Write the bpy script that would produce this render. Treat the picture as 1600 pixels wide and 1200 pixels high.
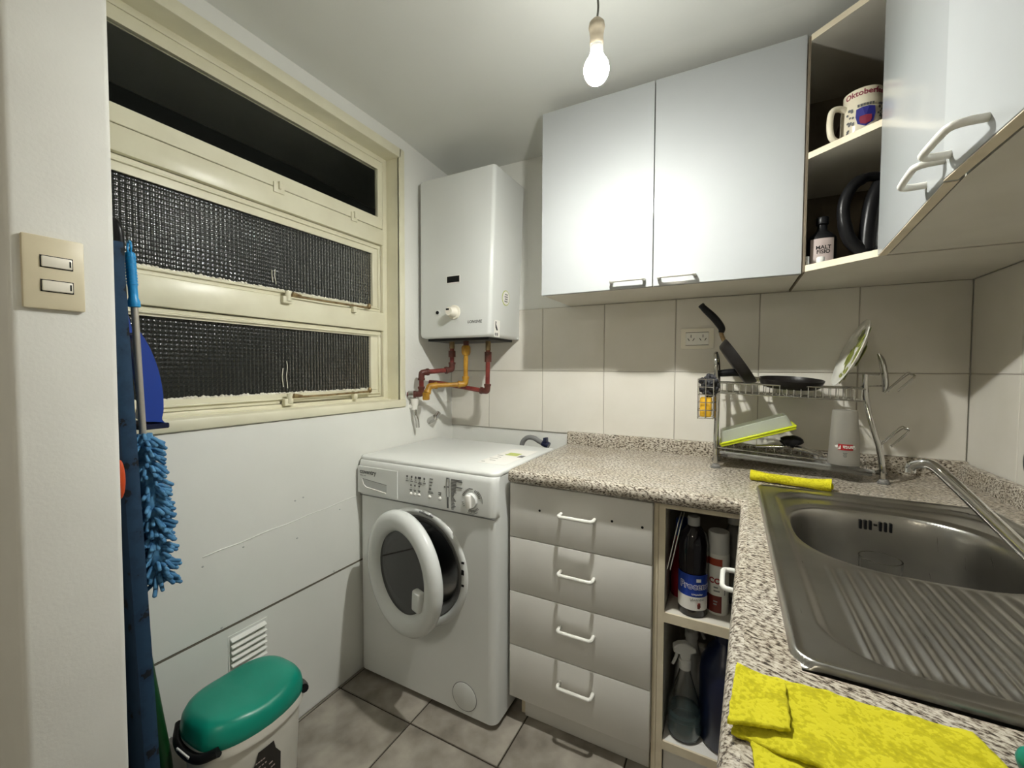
import bpy, bmesh, math, random
import numpy as np
from mathutils import Matrix, Vector, noise
for o in list(bpy.data.objects): bpy.data.objects.remove(o)
SC = bpy.context.scene
COL = SC.collection
random.seed(7)

# ------------------------------------------------------------------ camera, world, exposure
cd = bpy.data.cameras.new('camera'); cam = bpy.data.objects.new('camera', cd); COL.objects.link(cam)
cd.sensor_fit = 'HORIZONTAL'; cd.sensor_width = 36.0; cd.lens = 658.0/1600.0*36.0; cd.clip_start = 0.01
CR = Matrix(((0.88574579, -0.01973343, 0.463751), (0.46415557, 0.02959833, -0.88525903), (0.00374295, 0.99936707, 0.03537598)))
cam.matrix_world = Matrix.Translation((0, 0, 1.2)) @ CR.to_4x4()
SC.camera = cam
w = bpy.data.worlds.new('night'); SC.world = w; w.use_nodes = True
w.node_tree.nodes['Background'].inputs[0].default_value = (0.35, 0.38, 0.30, 1)
w.node_tree.nodes['Background'].inputs[1].default_value = 0.012          # night sky over a dim courtyard
SC.view_settings.view_transform = 'Standard'; SC.view_settings.look = 'None'
SC.view_settings.gamma = 1.0; SC.view_settings.use_curve_mapping = False
SC.view_settings.exposure = -0.03
BULB_W, REAR_W = 112.0, 40.0          # watts radiated by the kitchen bulb and by the lamp of the room behind
BULB_COL, REAR_COL = (1.0, 1.0, 0.93), (1.0, 0.90, 0.72)

# ------------------------------------------------------------------ mesh helpers
class MB:
    def __init__(s): s.v = []; s.f = []
    def add(s, vs, fs, M=None):
        b = len(s.v)
        s.v += [tuple(M @ Vector(p)) if M is not None else tuple(p) for p in vs]
        s.f += [tuple(i+b for i in f) for f in fs]; return s
    def box(s, x0, x1, y0, y1, z0, z1, M=None):
        return s.add([(x0,y0,z0),(x1,y0,z0),(x1,y1,z0),(x0,y1,z0),(x0,y0,z1),(x1,y0,z1),(x1,y1,z1),(x0,y1,z1)],
                     [(3,2,1,0),(4,5,6,7),(0,1,5,4),(1,2,6,5),(2,3,7,6),(3,0,4,7)], M)
    def rbox(s, x0, x1, y0, y1, z0, z1, r=.004, seg=2, M=None):
        bm = bmesh.new(); bmesh.ops.create_cube(bm, size=1)
        for v in bm.verts: v.co = Vector((x0+(v.co.x+.5)*(x1-x0), y0+(v.co.y+.5)*(y1-y0), z0+(v.co.z+.5)*(z1-z0)))
        bmesh.ops.bevel(bm, geom=bm.edges[:], offset=r, segments=seg, profile=.5, affect='EDGES')
        bm.verts.index_update()
        s.add([v.co[:] for v in bm.verts], [[v.index for v in f.verts] for f in bm.faces], M); bm.free(); return s
    def prism(s, poly, a0, a1, axis='z', M=None):
        n = len(poly)
        def p(u, v, a): return {'z': (u,v,a), 'y': (u,a,v), 'x': (a,u,v)}[axis]
        vs = [p(u,v,a0) for u,v in poly]+[p(u,v,a1) for u,v in poly]
        fs = [tuple(range(n-1,-1,-1)), tuple(range(n,2*n))]+[(i,(i+1)%n,n+(i+1)%n,n+i) for i in range(n)]
        return s.add(vs, fs, M)
    def tube(s, path, r, n=10, closed=False, cap=True, M=None):
        P = [Vector(p) for p in path]; N = len(P)
        R = r if isinstance(r, (list, tuple)) else [r]*N
        vs = []; up = None
        for i in range(N):
            if closed: t = P[(i+1)%N]-P[i-1]
            else: t = P[min(i+1,N-1)]-P[max(i-1,0)]
            t = t.normalized() if t.length > 1e-9 else Vector((0,0,1))
            if up is None: up = t.orthogonal().normalized()
            up = (up - t*up.dot(t)); up = up.normalized() if up.length > 1e-6 else t.orthogonal().normalized()
            b = t.cross(up)
            for k in range(n):
                a = 2*math.pi*k/n; vs.append(P[i]+(up*math.cos(a)+b*math.sin(a))*R[i])
        fs = []
        for i in range(N if closed else N-1):
            j = (i+1)%N
            for k in range(n): fs.append((i*n+k, i*n+(k+1)%n, j*n+(k+1)%n, j*n+k))
        if cap and not closed: fs += [tuple(range(n-1,-1,-1)), tuple((N-1)*n+k for k in range(n))]
        return s.add(vs, fs, M)
    def lathe(s, prof, n=32, M=None, sx=1.0, sy=1.0, close=False):
        vs = []; fs = []; m = len(prof)
        for r, z in prof:
            for k in range(n):
                a = 2*math.pi*k/n; vs.append((r*sx*math.cos(a), r*sy*math.sin(a), z))
        for i in range(m if close else m-1):
            j = (i+1)%m
            for k in range(n): fs.append((i*n+k, i*n+(k+1)%n, j*n+(k+1)%n, j*n+k))
        if not close:
            if prof[0][0] > 1e-6: fs.append(tuple(range(n-1,-1,-1)))
            if prof[-1][0] > 1e-6: fs.append(tuple((m-1)*n+k for k in range(n)))
        return s.add(vs, fs, M)
    def sphere(s, c, r, n=20, m=12, sc=(1,1,1), M=None):
        vs = []; fs = []
        for i in range(m+1):
            t = math.pi*i/m
            for k in range(n):
                a = 2*math.pi*k/n
                vs.append((c[0]+r*sc[0]*math.sin(t)*math.cos(a), c[1]+r*sc[1]*math.sin(t)*math.sin(a), c[2]-r*sc[2]*math.cos(t)))
        for i in range(m):
            for k in range(n): fs.append((i*n+k, i*n+(k+1)%n, (i+1)*n+(k+1)%n, (i+1)*n+k))
        return s.add(vs, fs, M)
    def rings(s, rings, cap0=True, cap1=True, M=None):
        n = len(rings[0]); vs = [p for r in rings for p in r]; fs = []
        for i in range(len(rings)-1):
            for k in range(n): fs.append((i*n+k, i*n+(k+1)%n, (i+1)*n+(k+1)%n, (i+1)*n+k))
        if cap0: fs.append(tuple(range(n-1,-1,-1)))
        if cap1: fs.append(tuple((len(rings)-1)*n+k for k in range(n)))
        return s.add(vs, fs, M)
    def grid(s, pts, M=None):                         # pts[i][j]
        a, b = len(pts), len(pts[0])
        return s.add([p for r in pts for p in r], [(i*b+j, i*b+j+1, (i+1)*b+j+1, (i+1)*b+j) for i in range(a-1) for j in range(b-1)], M)

def obj(name, mb, mat, parent=None, smooth=None, bevel=0, seg=2, origin=None):
    """one mesh object from world-space geometry; the origin goes to the middle of its base"""
    V = np.array(mb.v, dtype=float)
    lo, hi = V.min(0), V.max(0)
    c = np.array(origin) if origin is not None else np.array([(lo[0]+hi[0])/2, (lo[1]+hi[1])/2, lo[2]])
    me = bpy.data.meshes.new(name); me.from_pydata((V-c).tolist(), [], mb.f); me.update()
    bm = bmesh.new(); bm.from_mesh(me)
    bmesh.ops.remove_doubles(bm, verts=bm.verts, dist=1e-6); bmesh.ops.recalc_face_normals(bm, faces=bm.faces)
    bm.to_mesh(me); bm.free()
    if smooth is not None:
        me.polygons.foreach_set('use_smooth', [True]*len(me.polygons))
        if smooth < 179: me.set_sharp_from_angle(angle=math.radians(smooth))
    o = bpy.data.objects.new(name, me); COL.objects.link(o)
    if mat is not None: me.materials.append(mat)
    attach(o, Vector(c), parent)
    if bevel:
        m = o.modifiers.new('bevel', 'BEVEL'); m.width = bevel; m.segments = seg; m.limit_method = 'ANGLE'; m.angle_limit = math.radians(35)
        me.polygons.foreach_set('use_smooth', [True]*len(me.polygons)); me.set_sharp_from_angle(angle=math.radians(40))
        m.harden_normals = False
    return o
WLOC = {}
def attach(o, wloc, parent):
    o.parent = parent
    o.location = wloc - (WLOC[parent.name] if parent is not None else Vector((0,0,0)))
    WLOC[o.name] = wloc.copy()
def tag(o, label=None, cat=None, group=None, kind=None):
    if label: o['label'] = label
    if cat: o['category'] = cat
    if group: o['group'] = group
    if kind: o['kind'] = kind
    return o
def thing(name, loc, label, cat, group=None):
    o = bpy.data.objects.new(name, None); COL.objects.link(o); o.empty_display_size = .05
    attach(o, Vector(loc), None); return tag(o, label, cat, group)
def copy_at(src, wloc, parent):
    o = src.copy(); COL.objects.link(o); attach(o, Vector(wloc), parent); return o
def bezier(pts, n=8):
    """Catmull-Rom through the points"""
    P = [Vector(p) for p in pts]; out = []
    for i in range(len(P)-1):
        a = P[i-1] if i else P[i]*2-P[i+1]; b, c = P[i], P[i+1]; d = P[i+2] if i+2 < len(P) else P[i+1]*2-P[i]
        for k in range(n):
            t = k/n
            out.append(.5*((2*b)+(c-a)*t+(2*a-5*b+4*c-d)*t*t+(3*b-a-3*c+d)*t**3))
    return out+[P[-1]]
def frame(origin, xa, ya):
    """matrix with local x along xa, local y near ya, local z = x cross y"""
    x = Vector(xa).normalized(); y = Vector(ya); y = (y-x*y.dot(x)).normalized(); z = x.cross(y)
    return Matrix(((x.x,y.x,z.x,origin[0]),(x.y,y.y,z.y,origin[1]),(x.z,y.z,z.z,origin[2]),(0,0,0,1)))
def text_mb(body, size, M=None, ext=.0003, wrap=None, bold=0.0, shear=0.0, spacing=1.0):
    cu = bpy.data.curves.new('t', 'FONT'); cu.body = body; cu.size = size; cu.extrude = ext; cu.align_x = 'CENTER'; cu.align_y = 'CENTER'
    cu.offset = bold; cu.shear = shear; cu.space_character = spacing; cu.resolution_u = 3
    o = bpy.data.objects.new('t', cu); COL.objects.link(o)
    dg = bpy.context.evaluated_depsgraph_get(); dg.update()
    me = bpy.data.meshes.new_from_object(o.evaluated_get(dg))
    mb = MB(); vs = [v.co.copy() for v in me.vertices]
    if wrap:                       # wrap = radius of an upright cylinder; text faces local -y
        vs = [Vector(((wrap+v.z)*math.sin(v.x/wrap), -(wrap+v.z)*math.cos(v.x/wrap), v.y)) for v in vs]
    mb.add([v[:] for v in vs], [tuple(p.vertices) for p in me.polygons], M)
    bpy.data.objects.remove(o); bpy.data.curves.remove(cu); bpy.data.meshes.remove(me)
    return mb

# ------------------------------------------------------------------ materials
def mat(name, col, rough=.5, metal=0.0, spec=.5, trans=0.0, ior=1.45, emit=None, estr=0, coat=0, alpha=1):
    m = bpy.data.materials.new(name); m.use_nodes = True; b = m.node_tree.nodes['Principled BSDF']
    b.inputs['Base Color'].default_value = (*col, 1); b.inputs['Roughness'].default_value = rough
    b.inputs['Metallic'].default_value = metal; b.inputs['Specular IOR Level'].default_value = spec
    b.inputs['Transmission Weight'].default_value = trans; b.inputs['IOR'].default_value = ior
    b.inputs['Coat Weight'].default_value = coat
    if emit: b.inputs['Emission Color'].default_value = (*emit, 1); b.inputs['Emission Strength'].default_value = estr
    return m
def N(m, t, **kw):
    n = m.node_tree.nodes.new(t)
    for k, v in kw.items():
        if k in n.inputs: n.inputs[k].default_value = v
        else: setattr(n, k, v)
    return n
def L(m, a, b): m.node_tree.links.new(a, b)
def ramp(m, fac, stops):
    r = N(m, 'ShaderNodeValToRGB'); e = r.color_ramp.elements
    while len(e) < len(stops): e.new(.5)
    for i, (p, c) in enumerate(stops): e[i].position = p; e[i].color = (*c, 1)
    L(m, fac, r.inputs[0]); return r.outputs[0]
def coords(m, kind='Object', scale=(1,1,1), rot=(0,0,0)):
    t = N(m, 'ShaderNodeTexCoord'); mp = N(m, 'ShaderNodeMapping')
    mp.inputs['Scale'].default_value = scale; mp.inputs['Rotation'].default_value = rot
    L(m, t.outputs[kind], mp.inputs['Vector']); return mp.outputs[0]
def vary(m, c1, c2, scale=4, detail=6, lo=.35, hi=.65, sc=(1,1,1), bump=0, bscale=60, bdist=.002, rough=None):
    b = m.node_tree.nodes['Principled BSDF']; v = coords(m, 'Object', sc)
    n = N(m, 'ShaderNodeTexNoise'); n.inputs['Scale'].default_value = scale; n.inputs['Detail'].default_value = detail
    L(m, v, n.inputs['Vector']); L(m, ramp(m, n.outputs['Fac'], [(lo, c1), (hi, c2)]), b.inputs['Base Color'])
    if rough:
        r = N(m, 'ShaderNodeMapRange'); r.inputs[3].default_value, r.inputs[4].default_value = rough
        L(m, n.outputs['Fac'], r.inputs[0]); L(m, r.outputs[0], b.inputs['Roughness'])
    if bump:
        n2 = N(m, 'ShaderNodeTexNoise'); n2.inputs['Scale'].default_value = bscale; n2.inputs['Detail'].default_value = 4
        L(m, v, n2.inputs['Vector']); bp = N(m, 'ShaderNodeBump'); bp.inputs['Strength'].default_value = bump; bp.inputs['Distance'].default_value = bdist
        L(m, n2.outputs['Fac'], bp.inputs['Height']); L(m, bp.outputs[0], b.inputs['Normal'])
    return m
M_ = {}
M_['wall'] = vary(mat('painted_plaster', (.8,.8,.76), .55), (.74,.74,.70), (.80,.80,.76), 2.2, 8, .3, .7, bump=.25, bscale=90)
M_['pillar'] = vary(mat('rough_plaster', (.8,.8,.76), .7), (.70,.69,.65), (.77,.765,.725), 5, 8, .3, .7, bump=.16, bscale=160, bdist=.002)
M_['board'] = vary(mat('painted_board', (.8,.8,.76), .45), (.74,.745,.70), (.80,.80,.76), 3.0, 8, .25, .7, bump=.15, bscale=40)
M_['ceil'] = vary(mat('ceiling_paint', (.74,.75,.71), .7), (.70,.71,.68), (.75,.755,.72), 1.5, 4, .3, .7, bump=.1, bscale=120)
M_['cream'] = vary(mat('cream_gloss_paint', (.74,.71,.53), .32), (.70,.665,.50), (.78,.75,.58), 9, 6, .3, .7, bump=.12, bscale=35)
M_['tile'] = vary(mat('wall_tile_glaze', (.72,.69,.62), .10), (.68,.65,.58), (.73,.70,.64), 6, 4, .3, .7, bump=.03, bscale=14)
M_['joint'] = mat('groove_shade', (.16,.14,.11), .9)  # dark strip colour standing in for the shade in the wall panel groove
M_['grout'] = mat('grout', (.42,.39,.34), .9)
M_['ftile'] = vary(mat('floor_tile', (.34,.30,.25), .32), (.18,.157,.13), (.38,.345,.295), 9, 14, .33, .67, bump=.10, bscale=60, rough=(.28,.45))
M_['fgrout'] = mat('floor_grout', (.035,.026,.018), .95)
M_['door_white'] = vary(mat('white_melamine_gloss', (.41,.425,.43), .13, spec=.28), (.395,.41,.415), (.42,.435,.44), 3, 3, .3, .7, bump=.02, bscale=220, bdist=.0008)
M_['drawer'] = vary(mat('drawer_melamine', (.72,.70,.66), .4), (.68,.66,.62), (.74,.72,.68), 4, 6, .3, .7, bump=.03, bscale=90)
M_['edge'] = vary(mat('cream_edge_band', (.70,.62,.46), .5), (.62,.54,.40), (.74,.66,.50), 14, 5, .3, .7)
M_['carcass'] = vary(mat('carcass_board', (.62,.59,.52), .5), (.58,.55,.48), (.66,.63,.56), 5, 4, .3, .7)
M_['shade_panel'] = vary(mat('brown_shaded_panel', (.15,.12,.085), .7), (.12,.095,.065), (.18,.145,.10), 10, 5, .3, .7)  # dark brown panels: the corner unit's inner shade is put into their colour
M_['white_pl'] = mat('white_plastic', (.80,.79,.74), .3)
M_['enamel'] = vary(mat('white_enamel', (.70,.715,.70), .25), (.68,.695,.68), (.72,.735,.72), 3, 3, .3, .7)
M_['washer'] = vary(mat('washer_enamel', (.72,.73,.71), .28), (.70,.71,.69), (.74,.75,.73), 3, 3, .3, .7)
M_['grey_print'] = mat('grey_print', (.12,.12,.12), .5)
M_['mid_grey'] = mat('grey_plastic', (.22,.22,.22), .45)
M_['panel_grey'] = mat('panel_shadow_grey', (.52,.53,.52), .4)
M_['rubber'] = mat('grey_rubber', (.16,.16,.155), .5)
M_['black'] = mat('black_plastic', (.008,.008,.009), .32, spec=.25)
M_['black_matt'] = mat('black_matt', (.012,.012,.012), .75)
M_['nonstick'] = vary(mat('nonstick_black', (.012,.011,.011), .34, spec=.25), (.009,.008,.008), (.018,.016,.015), 20, 4)
M_['chrome'] = mat('chrome', (.55,.54,.52), .08, 1.0)
M_['drum'] = mat('drum_steel', (.35,.35,.36), .25, 1.0)
M_['brass'] = vary(mat('dull_brass', (.30,.22,.12), .45, .8), (.22,.15,.08), (.40,.30,.16), 40, 4)
M_['redpipe'] = vary(mat('red_brown_pipe', (.20,.035,.03), .35), (.15,.022,.02), (.23,.045,.035), 25, 4)
M_['brownpipe'] = vary(mat('brown_fitting', (.10,.03,.02), .4), (.075,.02,.014), (.13,.04,.03), 40, 4)
M_['yelpipe'] = vary(mat('yellow_pipe', (.45,.23,.02), .4), (.32,.15,.012), (.50,.27,.03), 25, 4)
M_['glass'] = mat('clear_glass', (1,1,1), .03, 0, .5, 1.0, 1.45)
M_['pane_plain'] = mat('window_glass', (.9,.92,.9), .02, 0, .1, 1.0, 1.10)
M_['pane_pat'] = mat('patterned_window_glass', (.020,.022,.020), .14, 0, .45, .25, 1.45)
M_['putty'] = vary(mat('glazing_putty', (.72,.69,.56), .6), (.60,.57,.46), (.80,.78,.68), 60, 4, bump=.6, bscale=120)
M_['doorglass'] = mat('smoky_door_glass', (.10,.10,.10), .05, 0, .5, .75, 1.45)
M_['cordgrey'] = mat('grey_cord', (.16,.16,.14), .6)
M_['holder'] = mat('ivory_lamp_holder', (.58,.50,.38), .5)
M_['switch'] = vary(mat('ivory_switch_plate', (.66,.59,.42), .4), (.63,.56,.40), (.69,.62,.45), 12, 3)
M_['ivory'] = mat('ivory_key', (.80,.76,.66), .3)
M_['tealid'] = vary(mat('teal_plastic', (.0,.235,.165), .32), (.0,.215,.15), (.005,.25,.178), 8, 4, bump=.05, bscale=300)
M_['binwhite'] = vary(mat('bin_white_plastic', (.72,.70,.63), .4), (.66,.64,.57), (.75,.73,.66), 6, 4)
M_['blackcol'] = mat('black_label', (.012,.010,.009), .4)
M_['duster'] = vary(mat('blue_microfibre', (.06,.20,.38), .9), (.04,.15,.31), (.10,.27,.46), 60, 3)
M_['ltblue'] = mat('bright_blue_plastic', (.02,.28,.62), .35)
M_['blue'] = mat('dark_blue_plastic', (.01,.045,.30), .35)
M_['pole'] = mat('grey_metal_pole', (.50,.47,.42), .35, .6)
M_['orange'] = mat('orange_plastic', (.55,.07,.015), .4)
M_['green'] = mat('green_plastic', (.006,.05,.012), .4)
M_['lime'] = mat('lime_lid', (.62,.70,.02), .35)
M_['frost'] = mat('frosted_plastic', (.85,.88,.80), .35, 0, .5, .75, 1.2)
M_['frostcup'] = mat('frosted_cup', (.76,.74,.69), .35, 0, .4, .80, 1.12)
M_['tray'] = mat('clear_grey_tray', (.70,.70,.68), .15, 0, .5, .8, 1.3)
M_['redlabel'] = mat('red_label', (.32,.015,.02), .45)
M_['white'] = mat('white_print', (.82,.80,.76), .5)
M_['ceramic'] = mat('cream_ceramic', (.72,.66,.52), .15)
M_['plate'] = mat('white_plate', (.80,.80,.74), .12)
M_['leaf'] = mat('green_leaf_print', (.30,.34,.06), .3)
M_['sponge'] = vary(mat('yellow_sponge', (.72,.40,.01), .8), (.60,.32,.01), (.80,.48,.03), 60, 4, bump=.6, bscale=200)
M_['scour'] = vary(mat('dark_scourer', (.03,.03,.035), .6, .3), (.012,.012,.014), (.07,.07,.08), 80, 3, bump=.8, bscale=160)
M_['bluelabel'] = mat('blue_label', (.01,.045,.33), .4)
M_['navy'] = mat('navy_plastic', (.004,.008,.035), .3)
M_['darkliquid'] = mat('dark_purple_bottle', (.006,.004,.006), .10)
M_['maroon'] = mat('maroon_label', (.14,.018,.012), .5)
M_['rust'] = mat('rust_label', (.35,.05,.02), .5)
M_['redbottle'] = mat('red_bottle', (.25,.008,.02), .35)
M_['pinklabel'] = mat('pale_pink_label', (.40,.33,.31), .7)
M_['brownbox'] = mat('brown_card', (.13,.075,.04), .8)
M_['steelkettle'] = mat('kettle_steel', (.62,.62,.62), .22, 1.0)
M_['crestblue'] = mat('crest_blue', (.03,.03,.22), .4)
M_['crestred'] = mat('crest_red', (.24,.03,.06), .4)
M_['bluewater'] = mat('tinted_liquid', (.45,.66,.72), .02, 0, .5, .9, 1.33)
M_['hose'] = mat('grey_hose', (.20,.20,.20), .5)
M_['cap'] = mat('cloudy_cap', (.62,.62,.60), .4)
M_['greycap'] = mat('grey_cap', (.33,.33,.32), .4)
M_['yelgreen'] = mat('sticker_green', (.45,.50,.12), .5)

def granite():
    m = mat('granite_laminate', (.5,.46,.4), .22); b = m.node_tree.nodes['Principled BSDF']
    v = coords(m, 'Object', (1,1,1), (0,0,.35))
    mp = N(m, 'ShaderNodeMapping'); mp.inputs['Scale'].default_value = (70,150,150); L(m, v, mp.inputs['Vector'])
    n1 = N(m, 'ShaderNodeTexNoise'); n1.inputs['Scale'].default_value = 1.6; n1.inputs['Detail'].default_value = 5; n1.inputs['Roughness'].default_value = .65
    L(m, mp.outputs[0], n1.inputs['Vector'])
    c1 = ramp(m, n1.outputs['Fac'], [(.35,(.03,.025,.022)), (.43,(.14,.115,.095)), (.50,(.44,.40,.345)), (.60,(.62,.585,.525)), (.75,(.72,.695,.64))])
    n2 = N(m, 'ShaderNodeTexNoise'); n2.inputs['Scale'].default_value = 9; n2.inputs['Detail'].default_value = 3; L(m, v, n2.inputs['Vector'])
    c2 = ramp(m, n2.outputs['Fac'], [(.3,(.84,.80,.73)), (.7,(1,.99,.97))])
    mx = N(m, 'ShaderNodeMix', data_type='RGBA', blend_type='MULTIPLY'); mx.inputs[0].default_value = 1
    L(m, c1, mx.inputs[6]); L(m, c2, mx.inputs[7]); L(m, mx.outputs[2], b.inputs['Base Color'])
    return m
M_['granite'] = granite()
def steel():
    m = mat('brushed_steel', (.36,.35,.33), .3, 1.0); b = m.node_tree.nodes['Principled BSDF']
    v = coords(m, 'Object', (420,14,14)); n = N(m, 'ShaderNodeTexNoise'); n.inputs['Scale'].default_value = 1; n.inputs['Detail'].default_value = 4
    L(m, v, n.inputs['Vector']); r = N(m, 'ShaderNodeMapRange'); r.inputs[3].default_value = .255; r.inputs[4].default_value = .325
    L(m, n.outputs['Fac'], r.inputs[0]); L(m, r.outputs[0], b.inputs['Roughness'])
    v2 = coords(m, 'Object'); n2 = N(m, 'ShaderNodeTexNoise'); n2.inputs['Scale'].default_value = 7; n2.inputs['Detail'].default_value = 6; L(m, v2, n2.inputs['Vector'])
    L(m, ramp(m, n2.outputs['Fac'], [(.35,(.33,.32,.30)), (.65,(.42,.41,.385))]), b.inputs['Base Color'])
    return m
M_['steel'] = steel()
def ironing():
    m = mat('blue_floral_cover', (.01,.05,.12), .8); b = m.node_tree.nodes['Principled BSDF']
    v = coords(m, 'Object', (26,26,26)); vo = N(m, 'ShaderNodeTexVoronoi'); vo.inputs['Scale'].default_value = 1; vo.inputs['Randomness'].default_value = 1
    L(m, v, vo.inputs['Vector']); no = N(m, 'ShaderNodeTexNoise'); no.inputs['Scale'].default_value = 5; L(m, v, no.inputs['Vector'])
    ad = N(m, 'ShaderNodeMath', operation='MULTIPLY_ADD'); ad.inputs[1].default_value = .5; L(m, no.outputs['Fac'], ad.inputs[0]); L(m, vo.outputs['Distance'], ad.inputs[2])
    L(m, ramp(m, ad.outputs[0], [(.46,(.001,.003,.008)), (.50,(.006,.026,.062)), (.8,(.009,.036,.080))]), b.inputs['Base Color'])
    return m
M_['iron'] = ironing()
def cloth():
    m = mat('yellow_felt_cloth', (.74,.68,.01), .95); b = m.node_tree.nodes['Principled BSDF']
    v = coords(m, 'Object'); n = N(m, 'ShaderNodeTexNoise'); n.inputs['Scale'].default_value = 220; n.inputs['Detail'].default_value = 5; L(m, v, n.inputs['Vector'])
    n3 = N(m, 'ShaderNodeTexNoise'); n3.inputs['Scale'].default_value = 26; n3.inputs['Detail'].default_value = 5; L(m, v, n3.inputs['Vector'])
    ad = N(m, 'ShaderNodeMath', operation='ADD'); L(m, n.outputs['Fac'], ad.inputs[0]); L(m, n3.outputs['Fac'], ad.inputs[1])
    L(m, ramp(m, ad.outputs[0], [(.0,(.34,.30,.0)), (.80,(.44,.40,.004)), (1.0,(.55,.50,.007)), (1.2,(.63,.575,.018))]), b.inputs['Base Color'])
    bp = N(m, 'ShaderNodeBump'); bp.inputs['Strength'].default_value = .7; bp.inputs['Distance'].default_value = .002
    L(m, ad.outputs[0], bp.inputs['Height']); L(m, bp.outputs[0], b.inputs['Normal'])
    return m
M_['cloth'] = cloth()

# ------------------------------------------------------------------ the setting
XL, XR, YB, ZC = -1.293, .643, 1.79, 2.2
T = .006                                            # tile thickness
fl = tag(obj('floor', MB().box(-1.9, .76, -1.9, 1.9, -.06, -.004), M_['fgrout']), kind='structure', label='grey stone-look tiled kitchen floor')
S = .339
protos = {}
def tile(name, x0, x1, y0, y1, z0, z1, m, parent, r=.0016):
    key = (name, round(x1-x0, 4), round(y1-y0, 4), round(z1-z0, 4))
    c = ((x0+x1)/2, (y0+y1)/2, z0)
    if key in protos: return copy_at(protos[key], c, parent)
    protos[key] = obj(name, MB().rbox(x0, x1, y0, y1, z0, z1, r, 1), m, parent, smooth=30); return protos[key]
xs = [-1.9+.0, -1.624, -1.284]+[-.945+S*i for i in range(5)]+[.76]
ys = [-1.9]+[1.069-S*i for i in range(8, 0, -1)]+[1.069, 1.069+S, 1.069+2*S, 1.89]
for i in range(len(xs)-1):
    for j in range(len(ys)-1):
        if xs[i+1]-xs[i] > .02 and ys[j+1]-ys[j] > .02:
            tile('floor_tile', xs[i]+.0026, xs[i+1]-.0026, ys[j]+.0026, ys[j+1]-.0026, -.006, 0, M_['ftile'], fl)
ce = MB(); P = [(-1.95, -1.95, ZC), (.8, -1.95, ZC), (.8, 1.40, ZC), (-1.95, 1.40, ZC), (.8, 1.90, 2.166), (-1.95, 1.90, 2.166)]
ce.add(P+[(x, y, 2.32) for x, y, z in P], [(0,1,2,3),(3,2,4,5),(6,7,8,9),(9,8,10,11),(0,1,7,6),(1,2,8,7),(2,4,10,8),(4,5,11,10),(5,3,9,11),(3,0,6,9)])
tag(obj('ceiling', ce, M_['ceil']), kind='structure', label='flat white painted ceiling')
wb = tag(obj('wall_back', MB().box(-1.42, .76, YB+T, 1.92, 0, 2.3), M_['wall']), kind='structure', label='white back wall with two rows of glazed beige tiles')
wr = tag(obj('wall_right', MB().box(XR+T, .78, -1.95, 1.92, 0, 2.3), M_['wall']), kind='structure', label='right wall behind the sink with beige tiles')
obj('tile_grout_backing', MB().box(XL, XR, YB+.0022, YB+T+.001, .9105, 1.4795), M_['grout'], wb)
obj('tile_grout_backing', MB().box(XR+.0022, XR+T+.001, -.9, YB, .9105, 1.4795), M_['grout'], wr)
gx = [XL, -1.0665, -.779, -.4915, -.204, .0835, .371, XR]; gz = [.911, 1.191, 1.479]; g = .0016
for i in range(7):
    for j in range(2):
        tile('wall_tile', gx[i]+g, gx[i+1]-g, YB, YB+T, gz[j]+g, gz[j+1]-g, M_['tile'], wb, .0012)
gy = [YB, 1.535]+[1.535-.2875*i for i in range(1, 9)]
for i in range(len(gy)-1):
    for j in range(2):
        tile('wall_tile', XR, XR+T, gy[i+1]+g, gy[i]-g, gz[j]+g, gz[j+1]-g, M_['tile'], wr, .0012)
# left wall with the window opening
wl = MB()
wl.box(-1.42, XL, .351, 1.92, 0, 1.045).box(-1.42, XL, .351, 1.92, 2.125, 2.3).box(-1.42, XL, 1.415, 1.92, 1.045, 2.125).box(-1.42, XL, .351, .362, 1.045, 2.125)
wl = tag(obj('wall_left', wl, M_['wall']), kind='structure', label='white left wall below and around the window')
obj('wall_panel', MB().rbox(XL-.002, XL+.004, .352, 1.79, .446, 1.030, .0015, 1), M_['board'], wl)
obj('wall_panel', MB().rbox(XL-.002, XL+.004, .352, 1.79, .004, .441, .0015, 1), M_['board'], wl)
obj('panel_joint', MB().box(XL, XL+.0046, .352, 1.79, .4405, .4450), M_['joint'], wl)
sm = MB().tube(bezier([(XL+.004, .62+.05*i, .676+.0026*i+.0015*math.sin(i*2.1)) for i in range(12)], 3), .0016, 6)
obj('paint_ridge', sm, M_['board'], wl, smooth=60)
for y, z in ((.62,.650),(.73,.664),(.905,.628),(.93,.76),(.90,.757),(1.08,.675),(.665,.452),(1.05,.452),(1.25,.66)):
    obj('nail_head', MB().sphere((XL+.004, y, z), .0035, 8, 5, (.4,1,.8)), M_['panel_grey'], wl, smooth=80)
pil = MB().rbox(-1.95, -1.0, .22, .351, 0, 2.3, .010, 3)
tag(obj('wall_entry', pil, M_['pillar'], smooth=50), kind='structure', label='rough white plastered wall end beside the window')
tag(obj('wall_side', MB().box(-2.0, -1.9, -1.95, .25, 0, 2.3), M_['wall']), kind='structure')
tag(obj('wall_rear', MB().box(-2.0, .8, -2.0, -1.9, 0, 2.3), M_['wall']), kind='structure')

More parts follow.
